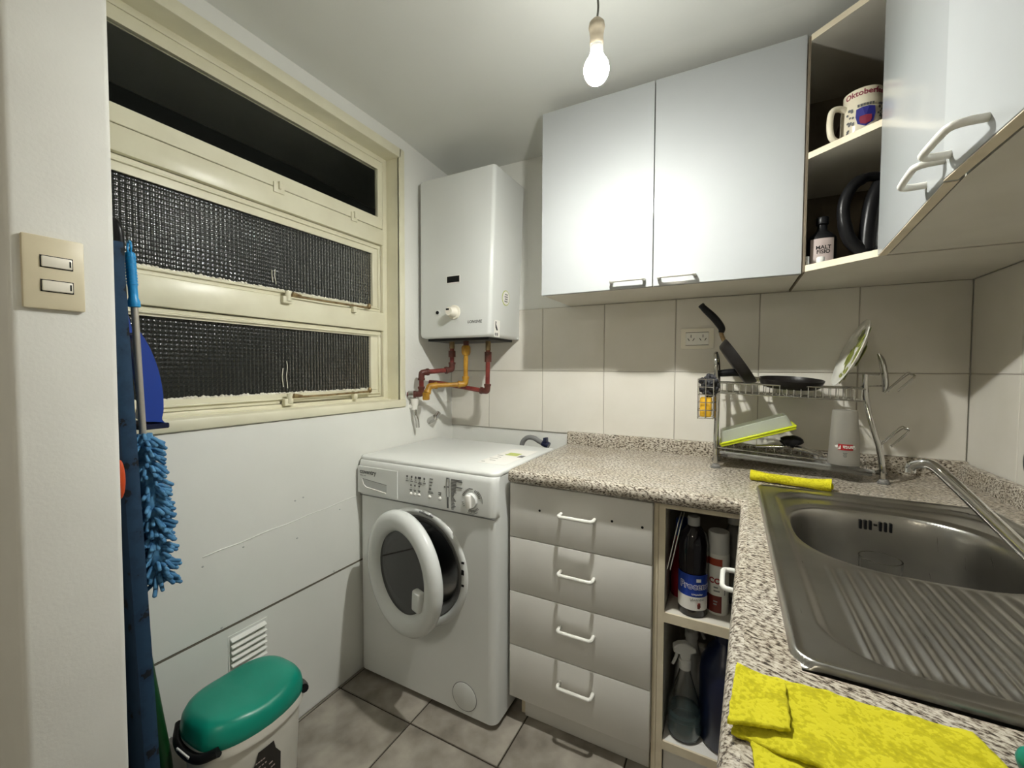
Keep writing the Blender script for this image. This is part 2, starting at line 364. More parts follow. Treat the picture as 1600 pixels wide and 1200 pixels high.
# ------------------------------------------------------------------ window
WY0, WY1 = .365, 1.405
XF = -1.36
win = bpy.data.objects.new('window_1', None); COL.objects.link(win); attach(win, Vector((XL, .9, 1.03)), None)
tag(win, 'cream painted steel window with one plain and two patterned panes', kind='structure')
cs = MB().rbox(-1.30, -1.286, WY1, 1.437, 1.030, 2.147, .003).rbox(-1.30, -1.286, .352, WY1+.01, 2.108, 2.147, .003)
obj('casing', cs, M_['cream'], win, smooth=40)
obj('sill', MB().rbox(-1.372, -1.281, .352, 1.437, 1.032, 1.064, .005).box(-1.39, -1.345, .352, WY1, 1.05, 1.0665), M_['cream'], win, smooth=40)
jb = MB().box(-1.40, -1.292, WY1, 1.414, 1.05, 2.12).box(-1.40, -1.292, .352, WY1+.005, 2.108, 2.124).box(-1.40, -1.292, .352, .366, 1.05, 2.12)
obj('jamb', jb, M_['cream'], win)
fr = MB()
fr.rbox(-1.395, XF, 1.379, WY1, 1.06, 2.11, .003).rbox(-1.395, XF, .362, .385, 1.06, 2.11, .003)
obj('frame_stile', fr, M_['cream'], win, smooth=40)
for z0, z1 in ((2.088, 2.11), (1.735, 1.802), (1.364, 1.443), (1.058, 1.077)):
    obj('frame_rail', MB().rbox(-1.395, XF+.0006, .38, 1.385, z0, z1, .003), M_['cream'], win, smooth=40)
def sash(name, y0, y1, z0, z1, py0, py1, pz0, pz1, x, pat, label):
    f = MB().box(x-.02, x, y0, y1, z0, pz0).box(x-.02, x, y0, y1, pz1, z1).box(x-.02, x, y0, py0, pz0, pz1).box(x-.02, x, py1, y1, pz0, pz1)
    s_ = obj(name, f, M_['cream'], win, bevel=.0025); s_['label'] = label
    if not pat:
        obj('pane', MB().box(x-.014, x-.010, py0-.004, py1+.004, pz0-.004, pz1+.004), M_['pane_plain'], s_)
        return s_
    b = MB()                                     # stepped inner moulding
    q = .013; xi = x+.007
    b.box(x-.004, xi, y0+q, y1-q, z0+q, z0+q+.006).box(x-.004, xi, y0+q, y1-q, z1-q-.006, z1-q).box(x-.004, xi, y0+q, y0+q+.006, z0+q, z1-q).box(x-.004, xi, y1-q-.006, y1-q, z0+q, z1-q)
    obj('glazing_bead', b, M_['cream'], s_, bevel=.002)
    p = .0125; k = 4
    ny, nz = int(round((py1-py0+.008)/p)), int(round((pz1-pz0+.008)/p))
    Y = np.linspace(py0-.004, py1+.004, ny*k+1); Z = np.linspace(pz0-.004, pz1+.004, nz*k+1)
    U, W = np.meshgrid(np.arange(ny*k+1)/k, np.arange(nz*k+1)/k, indexing='ij')
    H = .0021*(np.abs(np.sin(math.pi*U))**.9*np.abs(np.sin(math.pi*W))**.9)
    a, bb = H.shape
    V = np.stack([x-.0135+H, np.repeat(Y[:,None], bb, 1), np.repeat(Z[None,:], a, 0)], -1).reshape(-1, 3)
    ii = (np.arange(a-1)[:,None]*bb+np.arange(bb-1)[None,:]).reshape(-1)
    F = np.stack([ii, ii+bb, ii+bb+1, ii+1], -1)
    mb = MB(); mb.v = [tuple(r) for r in V.tolist()]; mb.f = [tuple(r) for r in F.tolist()]
    n0 = len(mb.v)                               # flat outer face closes the sheet
    mb.add([(x-.0155, Y[0], Z[0]), (x-.0155, Y[-1], Z[0]), (x-.0155, Y[-1], Z[-1]), (x-.0155, Y[0], Z[-1])], [(0,3,2,1)])
    o = obj('pane', mb, M_['pane_pat'], s_, smooth=60); o['label'] = 'square-patterned obscure glass'
    pt = MB(); rnd = random.Random(3)           # ragged putty along the lower edge
    y = py0
    while y < py1:
        d = rnd.uniform(.006, .012); h = rnd.uniform(.004, .009)
        pt.sphere((x-.008, y, pz0+.001), .006, 7, 4, (.7, d/.008, h/.006)); y += d
    obj('putty', pt, M_['putty'], s_, smooth=80)
    return s_
sash('upper_sash', .384, 1.3785, 1.8035, 2.087, .40, 1.352, 1.848, 2.053, XF+.001, False, 'top sash with plain dark glass')
s2 = sash('middle_sash', .386, 1.376, 1.444, 1.733, .41, 1.331, 1.465, 1.694, -1.372, True, 'middle sash with patterned glass')
s3 = sash('lower_sash', .386, 1.376, 1.078, 1.362, .41, 1.318, 1.110, 1.339, -1.372, True, 'lowest sash with patterned glass')
for y, z, wd in ((.905, 1.803, .038), (1.221, 1.808, .03)):
    c = MB().rbox(XF, XF+.006, y-wd/2, y+wd/2, z-.018, z+.016, .002).rbox(XF, XF+.013, y-.004, y+.004, z-.006, z+.02, .002)
    obj('catch', c, M_['cream'], win, smooth=40)
for s_, z, x in ((s2, 1.449, -1.352), (s3, 1.100, -1.352)):
    st = MB().tube([(x+.006, .93, z), (x+.010, 1.06, z+.0), (x+.004, 1.285, z+.004)], .0042, 8)
    st.sphere((x+.004, 1.287, z+.010), .009, 10, 6, (1,1,1.4))
    obj('stay_arm', st, M_['brass'], s_, smooth=60)
    br = MB().rbox(x-.010, x+.008, .906, .938, z-.028, z-.004, .002).tube([(x+.004, .925, z-.02), (x+.004, .925, z+.014)], .009, 10)
    obj('stay_bracket', br, M_['cream'], s_, smooth=50)
    obj('stay_pin', MB().tube([(x+.010, .938, z+.006), (x+.014, .968, z+.003)], [.008, .004], 8), M_['brass'], s_, smooth=60)
    obj('stay_peg', MB().rbox(x-.010, x+.008, 1.203, 1.219, z-.024, z+.010, .002), M_['cream'], s_, smooth=40)
st = MB()
for y, a, b in ((.924, 1.135, 1.20), (.94, 1.13, 1.225), (.893, 1.49, 1.53), (.903, 1.485, 1.535)):
    st.tube(bezier([(-1.3815, y+.002*math.sin(z*90), z) for z in np.linspace(a, b, 6)], 3), .0014, 6)
obj('paint_drip', st, M_['putty'], s3, smooth=60)

# ------------------------------------------------------------------ wall things on the left
sp = thing('light_switch', (-1.0, .27, 1.29), 'ivory double light switch on the rough white wall end', 'light switch')
obj('plate', MB().rbox(-1.001, -.992, .2335, .3065, 1.295, 1.413, .003), M_['switch'], sp, smooth=40)
for z in (1.372, 1.333):
    k = obj('rocker', MB().rbox(-.994, -.9885, .2545, .2905, z-.0085, z+.0085, .0015), M_['ivory'], sp, smooth=40)
    obj('rocker_gap', MB().box(-.9925, -.9915, .2530, .2918, z-.0100, z+.0100), M_['black'], k)
    obj('indicator', MB().box(-.9886, -.9882, .2865, .2885, z-.005, z+.005), M_['black'], k)
vg = thing('vent_grille', (XL, .737, .30), 'white louvred wall vent above the green-lidded bin', 'vent')
obj('frame', MB().box(XL+.002, XL+.006, .680, .796, .286, .416), M_['board'], vg, bevel=.001)
for i in range(7):
    z = .402-.0185*i
    Mx = Matrix.Translation((XL+.010, .738, z)) @ Matrix.Rotation(math.radians(35), 4, 'Y')
    obj('slat', MB().rbox(-.008, .008, -.052, .052, -.0022, .0022, .001, 1, Mx), M_['board'], vg)

# ------------------------------------------------------------------ bulb and rear lamp
def pendant(name, x, y, zb, watts, label, r=.030, ztop=2.2, col=BULB_COL):
    t = thing(name, (x, y, zb-r*1.2), label, 'light bulb')
    pr = [(0, -r*1.12)]+[(r*math.sin(a), -r*1.12*math.cos(a)) for a in np.linspace(.25, 2.35, 14)]+[(.0165, r*1.12), (.0150, r*1.28)]
    Lr = watts/(4*math.pi**2*r*r*.60)
    em = mat(name+'_glow', (1,1,1), .4, emit=col, estr=Lr)
    # an LED lamp: the chips face down, so the diffuser glows less towards its neck
    tc = N(em, 'ShaderNodeTexCoord'); sx = N(em, 'ShaderNodeSeparateXYZ'); L(em, tc.outputs['Object'], sx.inputs[0])
    mr = N(em, 'ShaderNodeMapRange', interpolation_type='SMOOTHSTEP'); L(em, sx.outputs['Z'], mr.inputs[0])
    mr.inputs[1].default_value = 0.0; mr.inputs[2].default_value = r*.46; mr.inputs[3].default_value = Lr; mr.inputs[4].default_value = Lr*.020
    L(em, mr.outputs[0], em.node_tree.nodes['Principled BSDF'].inputs['Emission Strength'])
    obj('globe', MB().lathe(pr, 24, Matrix.Translation((x, y, zb))), em, t, smooth=80)
    b = zb+r*1.26
    obj('collar', MB().lathe([(.0150, 0), (.0155, .012), (.0150, .020)], 28, Matrix.Translation((x, y, b))), M_['white_pl'], t, smooth=40)
    obj('lamp_holder', MB().lathe([(.0155, 0), (.0165, .006), (.0155, .020), (.0175, .034), (.0195, .042), (.0180, .052), (.010, .061), (.004, .064)], 20, Matrix.Translation((x, y, b+.018))), M_['holder'], t, smooth=40)
    zt = b+.08
    obj('cord', MB().tube(bezier([(x, y, zt-.004), (x+.003, y, zt+.025), (x+.0015, y, zt+.06), (x, y, ztop+.004)], 5), .0026, 8), M_['cordgrey'], t, smooth=60)
    return t
pendant('pendant_bulb', -.304, 1.01, 1.918, BULB_W, 'bare lit bulb hanging on a thin cord before the wall cabinet')
pendant('rear_ceiling_bulb', -.45, -1.0, 2.02, REAR_W, 'lit bulb hanging in the room behind', r=.045, col=REAR_COL)

# ------------------------------------------------------------------ handles
def d_handle(c, along, out, length=.11, depth=.030, r=.0058, slack=.6):
    """white bow handle: c = middle of the foot line on the door face"""
    c, a, o = Vector(c), Vector(along).normalized(), Vector(out).normalized()
    h = length/2; k = depth*slack
    pts = [c-a*h-o*.002, c-a*h+o*(depth-k*.55), c-a*(h-k*.28)+o*(depth-k*.1), c-a*(h-k*.9)+o*depth, c+a*(h-k*.9)+o*depth, c+a*(h-k*.28)+o*(depth-k*.1), c+a*h+o*(depth-k*.55), c+a*h-o*.002]
    return MB().tube(bezier(pts, 5), r, 10)

# ------------------------------------------------------------------ wall cabinets
def wall_cab():
    x0, x1, y0, z0, z1 = -.645, .168, 1.490, 1.480, 2.148
    t = thing('wall_cabinet', (-.24, 1.65, z0), 'white two-door wall cabinet on the back wall behind the bulb', 'cabinet')
    c = MB().box(x0, x0+.016, y0, YB, z0, z1).box(x1-.016, x1, y0, YB, z0, z1).box(x0+.016, x1-.016, y0, YB, z1-.016, z1).box(x0+.016, x1-.016, YB-.006, YB, z0+.016, z1-.016)
    obj('body', c, M_['carcass'], t)
    obj('bottom_panel', MB().box(x0+.016, x1-.016, y0, YB, z0, z0+.016), M_['carcass'], t)
    for a, b in ((-.647, -.2445), (-.2415, .170)):
        d = obj('door', MB().rbox(a, b, 1.472, 1.489, 1.478, 2.150, .0012, 1), M_['door_white'], t, smooth=30)
        cx = -.325 if b < 0 else -.168
        obj('handle', d_handle((cx, 1.472, 1.503), (1,0,0), (0,-1,0), .108, .026), M_['white_pl'], d, smooth=60)
    return t
wall_cab()
# open corner unit
cu = thing('corner_shelf_unit', (.42, 1.6, 1.478), 'open corner shelf unit between the two white wall cabinets', 'shelf')
FP = [(.176, 1.447), (.309, 1.334)]                   # slanting front line
plan = [FP[0], FP[1], (.64, 1.334), (.64, YB-.001), (.176, YB-.001)]
for z0, z1, nm in ((1.478, 1.4955, 'bottom_board'), (1.790, 1.807, 'shelf_board'), (2.112, 2.129, 'top_board')):
    b = obj(nm, MB().prism(plan, z0, z1), M_['carcass'], cu)
    d = Vector((FP[1][0]-FP[0][0], FP[1][1]-FP[0][1], 0)).normalized(); nrm = Vector((d.y, -d.x, 0))
    p0, p1 = Vector((*FP[0], 0)), Vector((*FP[1], 0))
    e = [p0, p1, p1+nrm*.0012, p0+nrm*.0012]
    obj('edge_band', MB().prism([(v.x, v.y) for v in e], z0, z1), M_['edge'], b)
obj('side_panel', MB().box(.1715, .1760, 1.452, YB-.001, 1.478, 2.129), M_['shade_panel'], cu)
obj('back_panel', MB().box(.176, .64, YB-.008, YB-.001, 1.4955, 2.112), M_['shade_panel'], cu)
obj('back_panel', MB().box(.633, .64, 1.36, YB-.008, 1.4955, 2.112), M_['shade_panel'], cu)
obj('shelf_pin_hole', MB().tube([(.1755, 1.50, 1.885), (.1775, 1.50, 1.885)], .004, 8), M_['black'], cu)
obj('hinge', MB().rbox(.1765, .186, 1.452, 1.466, 1.496, 1.522, .002), M_['chrome'], cu, smooth=40)
# right wall cabinet
def side_cab():
    t = thing('wall_cabinet', (.47, .86, 1.478), 'white two-door wall cabinet on the right wall above the sink', 'cabinet')
    x0, ya, yb, z0, z1 = .318, .385, 1.330, 1.480, 2.148
    c = MB().box(x0, XR-.001, ya, ya+.016, z0, z1).box(x0, XR-.001, yb-.016, yb, z0, z1).box(x0, XR-.001, ya+.016, yb-.016, z1-.016, z1).box(XR-.007, XR-.001, ya+.016, yb-.016, z0+.016, z1-.016)
    obj('body', c, M_['carcass'], t)
    obj('bottom_panel', MB().prism([(.327, yb-.016), (.2915, .8535), (.2905, ya+.016), (XR-.001, ya+.016), (XR-.001, yb-.016)], z0, z0+.016), M_['carcass'], t)
    def door(h0, h1, ch):
        a, b = Vector((*h0, 0)), Vector((*h1, 0)); L_ = (b-a).length
        Mx = frame((a.x, a.y, 1.478), b-a, (0,0,1))                     # local x along door, y up, z = outward or inward
        o_ = Mx.to_3x3() @ Vector((0,0,1)); sgn = -1 if o_.x < 0 else 1
        # thickness goes to +x world
        zt = (.0, .018) if o_.x > 0 else (-.018, .0)
        d = obj('door', MB().rbox(.0015, L_-.0015, 0, .672, zt[0], zt[1], .0012, 1, Mx), M_['door_white'], t, smooth=30)
        obj('edge_band', MB().box(.003, L_-.003, -.0012, .0008, zt[0]+.001, zt[1]-.001, Mx), M_['edge'], d)
        u = (b-a).normalized(); out = Vector((-abs(o_.x), -o_.y*(1 if o_.x > 0 else -1), 0)).normalized()
        obj('handle', d_handle(Vector((a.x, a.y, 1.506))+u*ch, u, out, .098, .034, .0055, .75), M_['white_pl'], d, smooth=60)
    door((.306, 1.329), (.270, .8535), .437)
    door((.2665, .8505), (.270, .386), .075)
    return t
side_cab()

# ------------------------------------------------------------------ worktop
ZT = .866; TH = .042
wt = MB(); zb = ZT-TH
edge = lambda y: .030 if y >= 1.19 else (.030-(1.19-y)*.038)
wt.box(-.650, .64, 1.405, 1.788, zb, ZT)                                 # strip along the back wall
wt.box(-.650, .075, 1.232, 1.405, zb, ZT)
wt.prism([(edge(1.20)+.012, 1.232), (.075, 1.232), (.075, .555), (edge(.555)+.012, .555)], zb, ZT)
wt.box(.552, .64, .555, 1.405, zb, ZT)
wt.prism([(edge(.555)+.012, .555), (.64, .555), (.64, -.6), (edge(-.6)+.012, -.6)], zb, ZT)
wk = thing('worktop', (.1, 1.4, zb), 'L-shaped speckled granite-look worktop with rounded front edge', 'worktop')
obj('slab', wt, M_['granite'], wk)
nose = []
rr = TH/2
for (px, py, ax, ay) in ((-.650, 1.236, 0, -1), (edge(1.19)+.014, 1.236, -.70, -.70), (edge(.555)+.014, .555, -1, -.03), (edge(-.6)+.014, -.6, -1, -.03)):
    ring = []
    k = 1.42 if ax == -.70 else 1.0
    for q in range(13):
        a = math.pi*q/12
        s = math.sin(a)**.8*.020*k
        ring.append((px+ax*s, py+ay*s, ZT-rr+rr*math.cos(a)))
    nose.append(ring)
nb = MB()
n = 13; vs = [p for r in nose for p in r]
nb.add(vs, [(i*n+k, i*n+k+1, (i+1)*n+k+1, (i+1)*n+k) for i in range(3) for k in range(n-1)]+[tuple(range(n))])
obj('rounded_edge', nb, M_['granite'], wk, smooth=60)
prof = lambda y0, y1, z0, z1: [(y0, z0), (y1, z0), (y1, z1), (y0+.006, z1), (y0+.002, z1-.002), (y0, z1-.007)]
bsx = MB().prism(prof(1.768, 1.7895, ZT-.001, .922), -.648, .640, 'x')
obj('upstand', bsx, M_['granite'], wk, smooth=40)
pr2 = [(.640, ZT-.001), (.640, .917), (.624, .917), (.620, .915), (.618, .908), (.618, ZT-.001)]
obj('upstand', MB().prism(pr2, -.6, 1.768, 'y'), M_['granite'], wk, smooth=40)

# ------------------------------------------------------------------ base cabinets
bc = thing('drawer_cabinet', (-.42, 1.5, 0), 'white four-drawer base cabinet between washing machine and open shelves', 'cabinet')
c = MB().box(-.648, -.632, 1.26, 1.76, .10, .820).box(-.207, -.193, 1.26, 1.76, .10, .820).box(-.632, -.207, 1.75, 1.76, .10, .82).box(-.632, -.207, 1.26, 1.76, .10, .116)
obj('body', c, M_['carcass'], bc)
obj('kickboard', MB().rbox(-.615, -.200, 1.28, 1.296, 0, .10, .002, 1), M_['drawer'], bc)
obj('kick_post', MB().box(-.632, -.618, 1.29, 1.31, 0, .10), M_['edge'], bc)
for i, (z0, z1) in enumerate(((.6395, .820), (.4555, .6375), (.2705, .4535), (.088, .2685))):
    d = obj('drawer_front', MB().rbox(-.654, -.194, 1.237, 1.2585, z0, z1, .0025, 2), M_['drawer'], bc, smooth=40)
    if i == 0:
        d['label'] = 'top drawer with spare screw holes'
        for x, z in ((-.545, .742), (-.31, .748), (-.222, .745)):
            obj('screw_hole', MB().tube([(x, 1.2362, z), (x, 1.242, z)], .004, 8), M_['black'], d)
    zc = (.744, .560, .380, .199)[i]
    obj('handle', d_handle((-.417, 1.237, zc), (1,0,0), (0,-1,0),   .108, .030, .0057), M_['white_pl'], d, smooth=60)
bs = thing('shelf_cabinet', (-.05, 1.5, 0), 'open base cabinet holding cleaning bottles beside the drawers', 'cabinet')
obj('side_panel', MB().box(-.1925, -.180, 1.256, 1.76, 0, .822), M_['edge'], bs)
sp_ = obj('side_panel', MB().box(-.178, -.163, 1.262, 1.76, 0, .822), M_['carcass'], bs)
obj('edge_band', MB().box(-.1785, -.161, 1.252, 1.262, 0, .822), M_['edge'], sp_)
obj('top_rail', MB().box(-.161, .060, 1.252, 1.27, .806, .823), M_['edge'], bs)
for z0, z1, nm in ((.476, .504, 'shelf_board'), (.100, .125, 'bottom_board')):
    b = obj(nm, MB().box(-.161, .30, 1.258, 1.76, z0, z1), M_['carcass'] if z0 > .2 else M_['drawer'], bs)
    obj('edge_band', MB().box(-.161, .30, 1.252, 1.258, z0, z1), M_['edge'], b)
obj('kickboard', MB().rbox(-.160, .20, 1.268, 1.284, 0, .10, .002, 1), M_['drawer'], bs)
obj('back_panel', MB().box(-.163, .30, 1.752, 1.762, .10, .822), M_['carcass'], bs)
obj('side_panel', MB().box(.30, .315, 1.258, 1.76, 0, .70), M_['carcass'], bs)
sc_ = thing('sink_cabinet', (.35, .4, 0), 'white base cabinet under the steel sink', 'cabinet')
c = MB().box(.075, .64, 1.20, 1.215, .09, .70).box(.075, .64, -.6, -.585, .09, .822).box(.12, .64, -.585, 1.20, .09, .105).box(.62, .64, -.585, 1.20, .105, .70)
obj('body', c, M_['carcass'], sc_)
obj('kickboard', MB().box(.12, .135, -.6, 1.215, 0, .09), M_['drawer'], sc_)
for i, (a, b) in enumerate(((.70, 1.212), (.19, .697), (-.598, .187))):
    d = obj('door', MB().rbox(.040, .058, a, b, .10, .815, .002, 1), M_['door_white'], sc_, smooth=30)
    yy = (1.118, .28, .10)[i]
    obj('handle', d_handle((.040, yy, .700), (0,1,0), (-1,0,0), .105, .052, .0060, .5), M_['white_pl'], d, smooth=60)

# ------------------------------------------------------------------ sink
def sink():
    x0, x1, y0, y1 = .066, .552, .562, 1.398
    res = .0027
    nx, ny = int((x1-x0)/res), int((y1-y0)/res)
    X = np.linspace(x0, x1, nx+1)[:,None]*np.ones((1, ny+1)); Y = np.linspace(y0, y1, ny+1)[None,:]*np.ones((nx+1, 1))
    ss = lambda a, b, t: (lambda u: u*u*(3-2*u))(np.clip((t-a)/(b-a), 0, 1))
    # rounded-rectangle distance from the rim
    def rr_in(cx, cy, hx, hy, r):
        qx, qy = np.abs(X-cx)-hx+r, np.abs(Y-cy)-hy+r
        return -(np.minimum(np.maximum(qx, qy), 0)+np.hypot(np.maximum(qx, 0), np.maximum(qy, 0))-r)
    cx, cy = (x0+x1)/2, (y0+y1)/2
    d = rr_in(cx, cy, (x1-x0)/2, (y1-y0)/2, .03)
    Z = np.full_like(X, ZT+.0045)
    Z += .0028*np.exp(-((d-.006)/.005)**2)
    Z -= .006*(1-ss(-.001, .004, d))                                # turned-down outer lip
    din = rr_in(cx+.004, cy-.004, (x1-x0)/2-.036, (y1-y0)/2-.040, .075)
    Z -= .0085*ss(-.004, .012, din)                                # pressed deck
    # drainer corrugation along y
    ribx = (X-.151)/.0205
    along = ss(.600, .628, Y)*(1-ss(.868, .905, Y))
    env = along*ss(.140, .152, X)*(1-ss(.495, .508, X))
    w_ = .5+.5*np.cos(2*math.pi*ribx)
    Z += env*(.0034*w_**1.2-.0012)
    Z -= .003*ss(.6, .75, 1.47-Y)*ss(0, .02, din)*0
    # bowl
    bx, by, hx, hy = .300, 1.100, .180, .190
    u, v = np.abs((X-bx)/hx), np.abs((Y-by)/hy)
    p = (u**2.7+v**2.7)**(1/2.7)
    Z -= .165*ss(0, 1, np.clip((1.0-p)/.16, 0, 1))
    Z -= .004*(1-ss(.0, .10, np.abs(p-1.0)))*(p > .9)
    me = MB(); me.v = [tuple(r) for r in np.stack([X, Y, Z], -1).reshape(-1, 3).tolist()]
    b = ny+1; ii = (np.arange(nx)[:,None]*b+np.arange(ny)[None,:]).reshape(-1)
    me.f = [tuple(r) for r in np.stack([ii, ii+b, ii+b+1, ii+1], -1).tolist()]
    t = thing('sink', (.31, .98, ZT-.15), 'stainless steel sink with one bowl and a ribbed drainer', 'sink')
    o = obj('basin', me, M_['steel'], t, smooth=180)
    so = o.modifiers.new('sheet', 'SOLIDIFY'); so.thickness = .0012; so.offset = -1
    for i in range(7):
        x = .280+.0093*i
        v = abs((x-bx)/hx)
        # place the slot on the bowl's far wall
        pz = .829
        yy = by+hy*((.948)**2.7-v**2.7)**(1/2.7)
        if i == 3: obj('overflow_slot', MB().box(x-.0030, x+.0030, yy-.003, yy+.006, pz+.001, pz+.005), M_['black'], t)
        else: obj('overflow_slot', MB().rbox(x-.0026, x+.0026, yy-.0045, yy+.006, pz-.010, pz+.012, .001, 1), M_['black'], t)
    obj('drain', MB().lathe([(0, 0), (.018, 0), (.034, .002), (.036, .004)], 28, Matrix.Translation((.30, 1.10, ZT-.1685))), M_['chrome'], t, smooth=40)
sink()
fa = thing('faucet', (.42, .862, ZT-.004), 'chrome mixer tap with a long slanting spout over the sink bowl', 'faucet')
base, bend, tip = Vector((.416, .835, .890)), Vector((.290, .905, 1.047)), Vector((.266, .922, 1.043))
obj('body', MB().lathe([(.026, 0), (.027, .006), (.021, .012), (.020, .034), (.016, .040), (0, .041)], 24, Matrix.Translation((.418, .834, ZT-.004))), M_['chrome'], fa, smooth=40)
pth = bezier([base, base.lerp(bend, .5), base.lerp(bend, .86), bend+Vector((-.004, .004, .001)), tip+Vector((.004, -.003, .002)), tip+Vector((-.003, .002, -.006))], 6)
obj('spout', MB().tube(pth, [.0105-.0035*min(1, i/(len(pth)-8)) for i in range(len(pth))], 18), M_['chrome'], fa, smooth=60)
obj('aerator', MB().tube([tip+Vector((-.001, .001, .002)), tip+Vector((-.0015, .001, -.012))],   .0072, 16), M_['chrome'], fa, smooth=40)
obj('lever', MB().tube([(.418, .834, .900), (.442, .815, .925), (.50, .79, .94)], [.007, .006, .005], 10), M_['chrome'], fa, smooth=60)
gl = MB().lathe([(0, 0), (.028, 0), (.0305, .004), (.0345, .128), (.0320, .128), (.0285, .012), (0, .008)], 32, Matrix.Translation((.268, 1.075, ZT-.1685)))
tag(obj('drinking_glass', gl, M_['glass'], smooth=50), 'clear drinking glass standing in the sink bowl', 'glass')

# ------------------------------------------------------------------ washing machine
def washer():
    x0, x1, y0, y1, zb, zt = -1.283, -.667, 1.165, 1.665, .022, .846
    t = thing('washing_machine', (-.975, 1.41, 0), 'white front-loading washing machine with its round door ajar', 'washing machine')
    r = .028; cx, cz, R = -.987, .490, .200
    # casing: plan outline with rounded front corners, front plate with a round hole
    pl = [(x0, y1), (x0, y0+r)]+[(x0+r-r*math.cos(a), y0+r-r*math.sin(a)) for a in np.linspace(.2, math.pi/2, 7)]
    pr = [(x1-r+r*math.sin(a), y0+r-r*math.cos(a)) for a in np.linspace(0, math.pi/2-.2, 7)]+[(x1, y0+r), (x1, y1)]
    out = pl+pr; m = len(out); k0 = len(pl)-1
    b = MB(); vs = [(x, y, zb) for x, y in out]+[(x, y, zt) for x, y in out]
    fs = [(i, (i+1)%m, m+(i+1)%m, m+i) for i in range(m) if i != k0]+[tuple(range(m, 2*m)), tuple(range(m-1, -1, -1))]
    b.add(vs, fs)
    n = 64; xl, xr = out[k0][0], out[k0+1][0]
    circ = [(cx+R*math.cos(2*math.pi*i/n), y0, cz+R*math.sin(2*math.pi*i/n)) for i in range(n)]
    def edgept(a):
        dx, dz = math.cos(a), math.sin(a); s = 1e9
        if dx > 1e-6: s = min(s, (xr-cx)/dx)
        if dx < -1e-6: s = min(s, (xl-cx)/dx)
        if dz > 1e-6: s = min(s, (zt-cz)/dz)
        if dz < -1e-6: s = min(s, (zb-cz)/dz)
        return (cx+dx*s, y0, cz+dz*s)
    angs = sorted(set([2*math.pi*i/n for i in range(n)]+[math.atan2(z-cz, x-cx) % (2*math.pi) for x in (xl, xr) for z in (zb, zt)]))
    ins = [(cx+R*math.cos(a), y0, cz+R*math.sin(a)) for a in angs]; ous = [edgept(a) for a in angs]
    q = len(angs); b.add(ins+ous, [(i, (i+1)%q, q+(i+1)%q, q+i) for i in range(q)])
    obj('casing', b, M_['washer'], t, smooth=40)
    # lid
    lo = MB(); rings = []
    for z, ins_ in ((.844, .003), (.848, 0), (.858, 0), (.8625, .003), (.864, .008)):
        rings.append([(x+(ins_ if x < cx else -ins_), y+(ins_ if y < 1.4 else -ins_), z) for x, y in out])
    lo.rings(rings); obj('lid', lo, M_['washer'], t, smooth=50)
    # top stickers
    Mt = frame((-.752, 1.40, .8642), (1, 0, 0), (0, 1, 0))
    st = obj('top_sticker', MB().box(-.060, .055, -.12, .16, 0, .0004, Mt), M_['white'], t)
    obj('sticker_band', MB().box(-.030, .022, .035, .085, .0004, .0007, Mt), M_['yelgreen'], st)
    obj('sticker_print', MB().box(.030, .052, .02, .055, .0004, .0007, Mt), M_['grey_print'], st)
    for i in range(6):
        obj('sticker_print', MB().box(-.055+.017*(i%2), -.040+.017*(i%2)+.01*(i%3), -.10+.03*i, -.096+.03*i, .0004, .0007, Mt), M_['mid_grey'], st)
    # control panel
    pz0, pz1 = .714, .850
    rings = []
    for z, off in ((pz0, .000), (pz0+.004, .007), (pz0+.03, .009), (pz1-.02, .008), (pz1-.004, .004), (pz1, -.001)):
        rings.append([(x+(-off*.25 if x < cx else off*.25), y-off, z) for x, y in out if y < 1.25])
    n = len(rings[0]); pb = MB(); vv = [p for r_ in rings for p in r_]
    pb.add(vv, [(i*n+k, i*n+k+1, (i+1)*n+k+1, (i+1)*n+k) for i in range(len(rings)-1) for k in range(n-1)]+[tuple(range(n-1, -1, -1)), tuple((len(rings)-1)*n+k for k in range(n))])
    cp = obj('control_panel', pb, M_['washer'], t, smooth=45)
    F = y0-.0093
    obj('seam', MB().box(x0+.01, x1-.004, y0-.003, y0+.002, pz0-.003, pz0+.0005), M_['mid_grey'], t)
    # detergent drawer
    dd = obj('detergent_drawer', MB().rbox(-1.276, -1.075, F-.0018, F+.004, .723, .826, .0012, 1), M_['washer'], t, smooth=30)
    rec = [(-1.252, .778), (-1.243, .755), (-1.228, .748), (-1.128, .737), (-1.125, .775)]
    obj('grip_recess', MB().prism([(-1.252, .779), (-1.244, .757), (-1.230, .748), (-1.130, .738), (-1.127, .740), (-1.127, .768)], F-.0022, F-.0012, 'y'), M_['panel_grey'], dd)
    obj('grip_lip', MB().tube([(-1.252, F-.003, .779), (-1.244, F-.003, .757), (-1.230, F-.003, .748), (-1.130, F-.003, .7375)], .0018, 6), M_['white'], dd, smooth=60)
    obj('grip_shade', MB().tube([(-1.250, F-.0022, .779), (-1.127, F-.0022, .768)], .0012, 6), M_['mid_grey'], dd, smooth=60)
    fx = lambda x, z: frame((x, F-.0022, z), (1,0,0), (0,0,1))
    obj('lettering', text_mb('coventry', .0235, fx(-1.222, .806), bold=.0006), M_['grey_print'], dd)
    obj('lettering', MB().box(-1.262, -1.246, F-.0024, F-.0017, .7905, .7925).box(-1.243, -1.232, F-.0024, F-.0017, .7905, .7925), M_['grey_print'], dd)
    mk = MB(); f0, f1 = F-.0006, F+.001
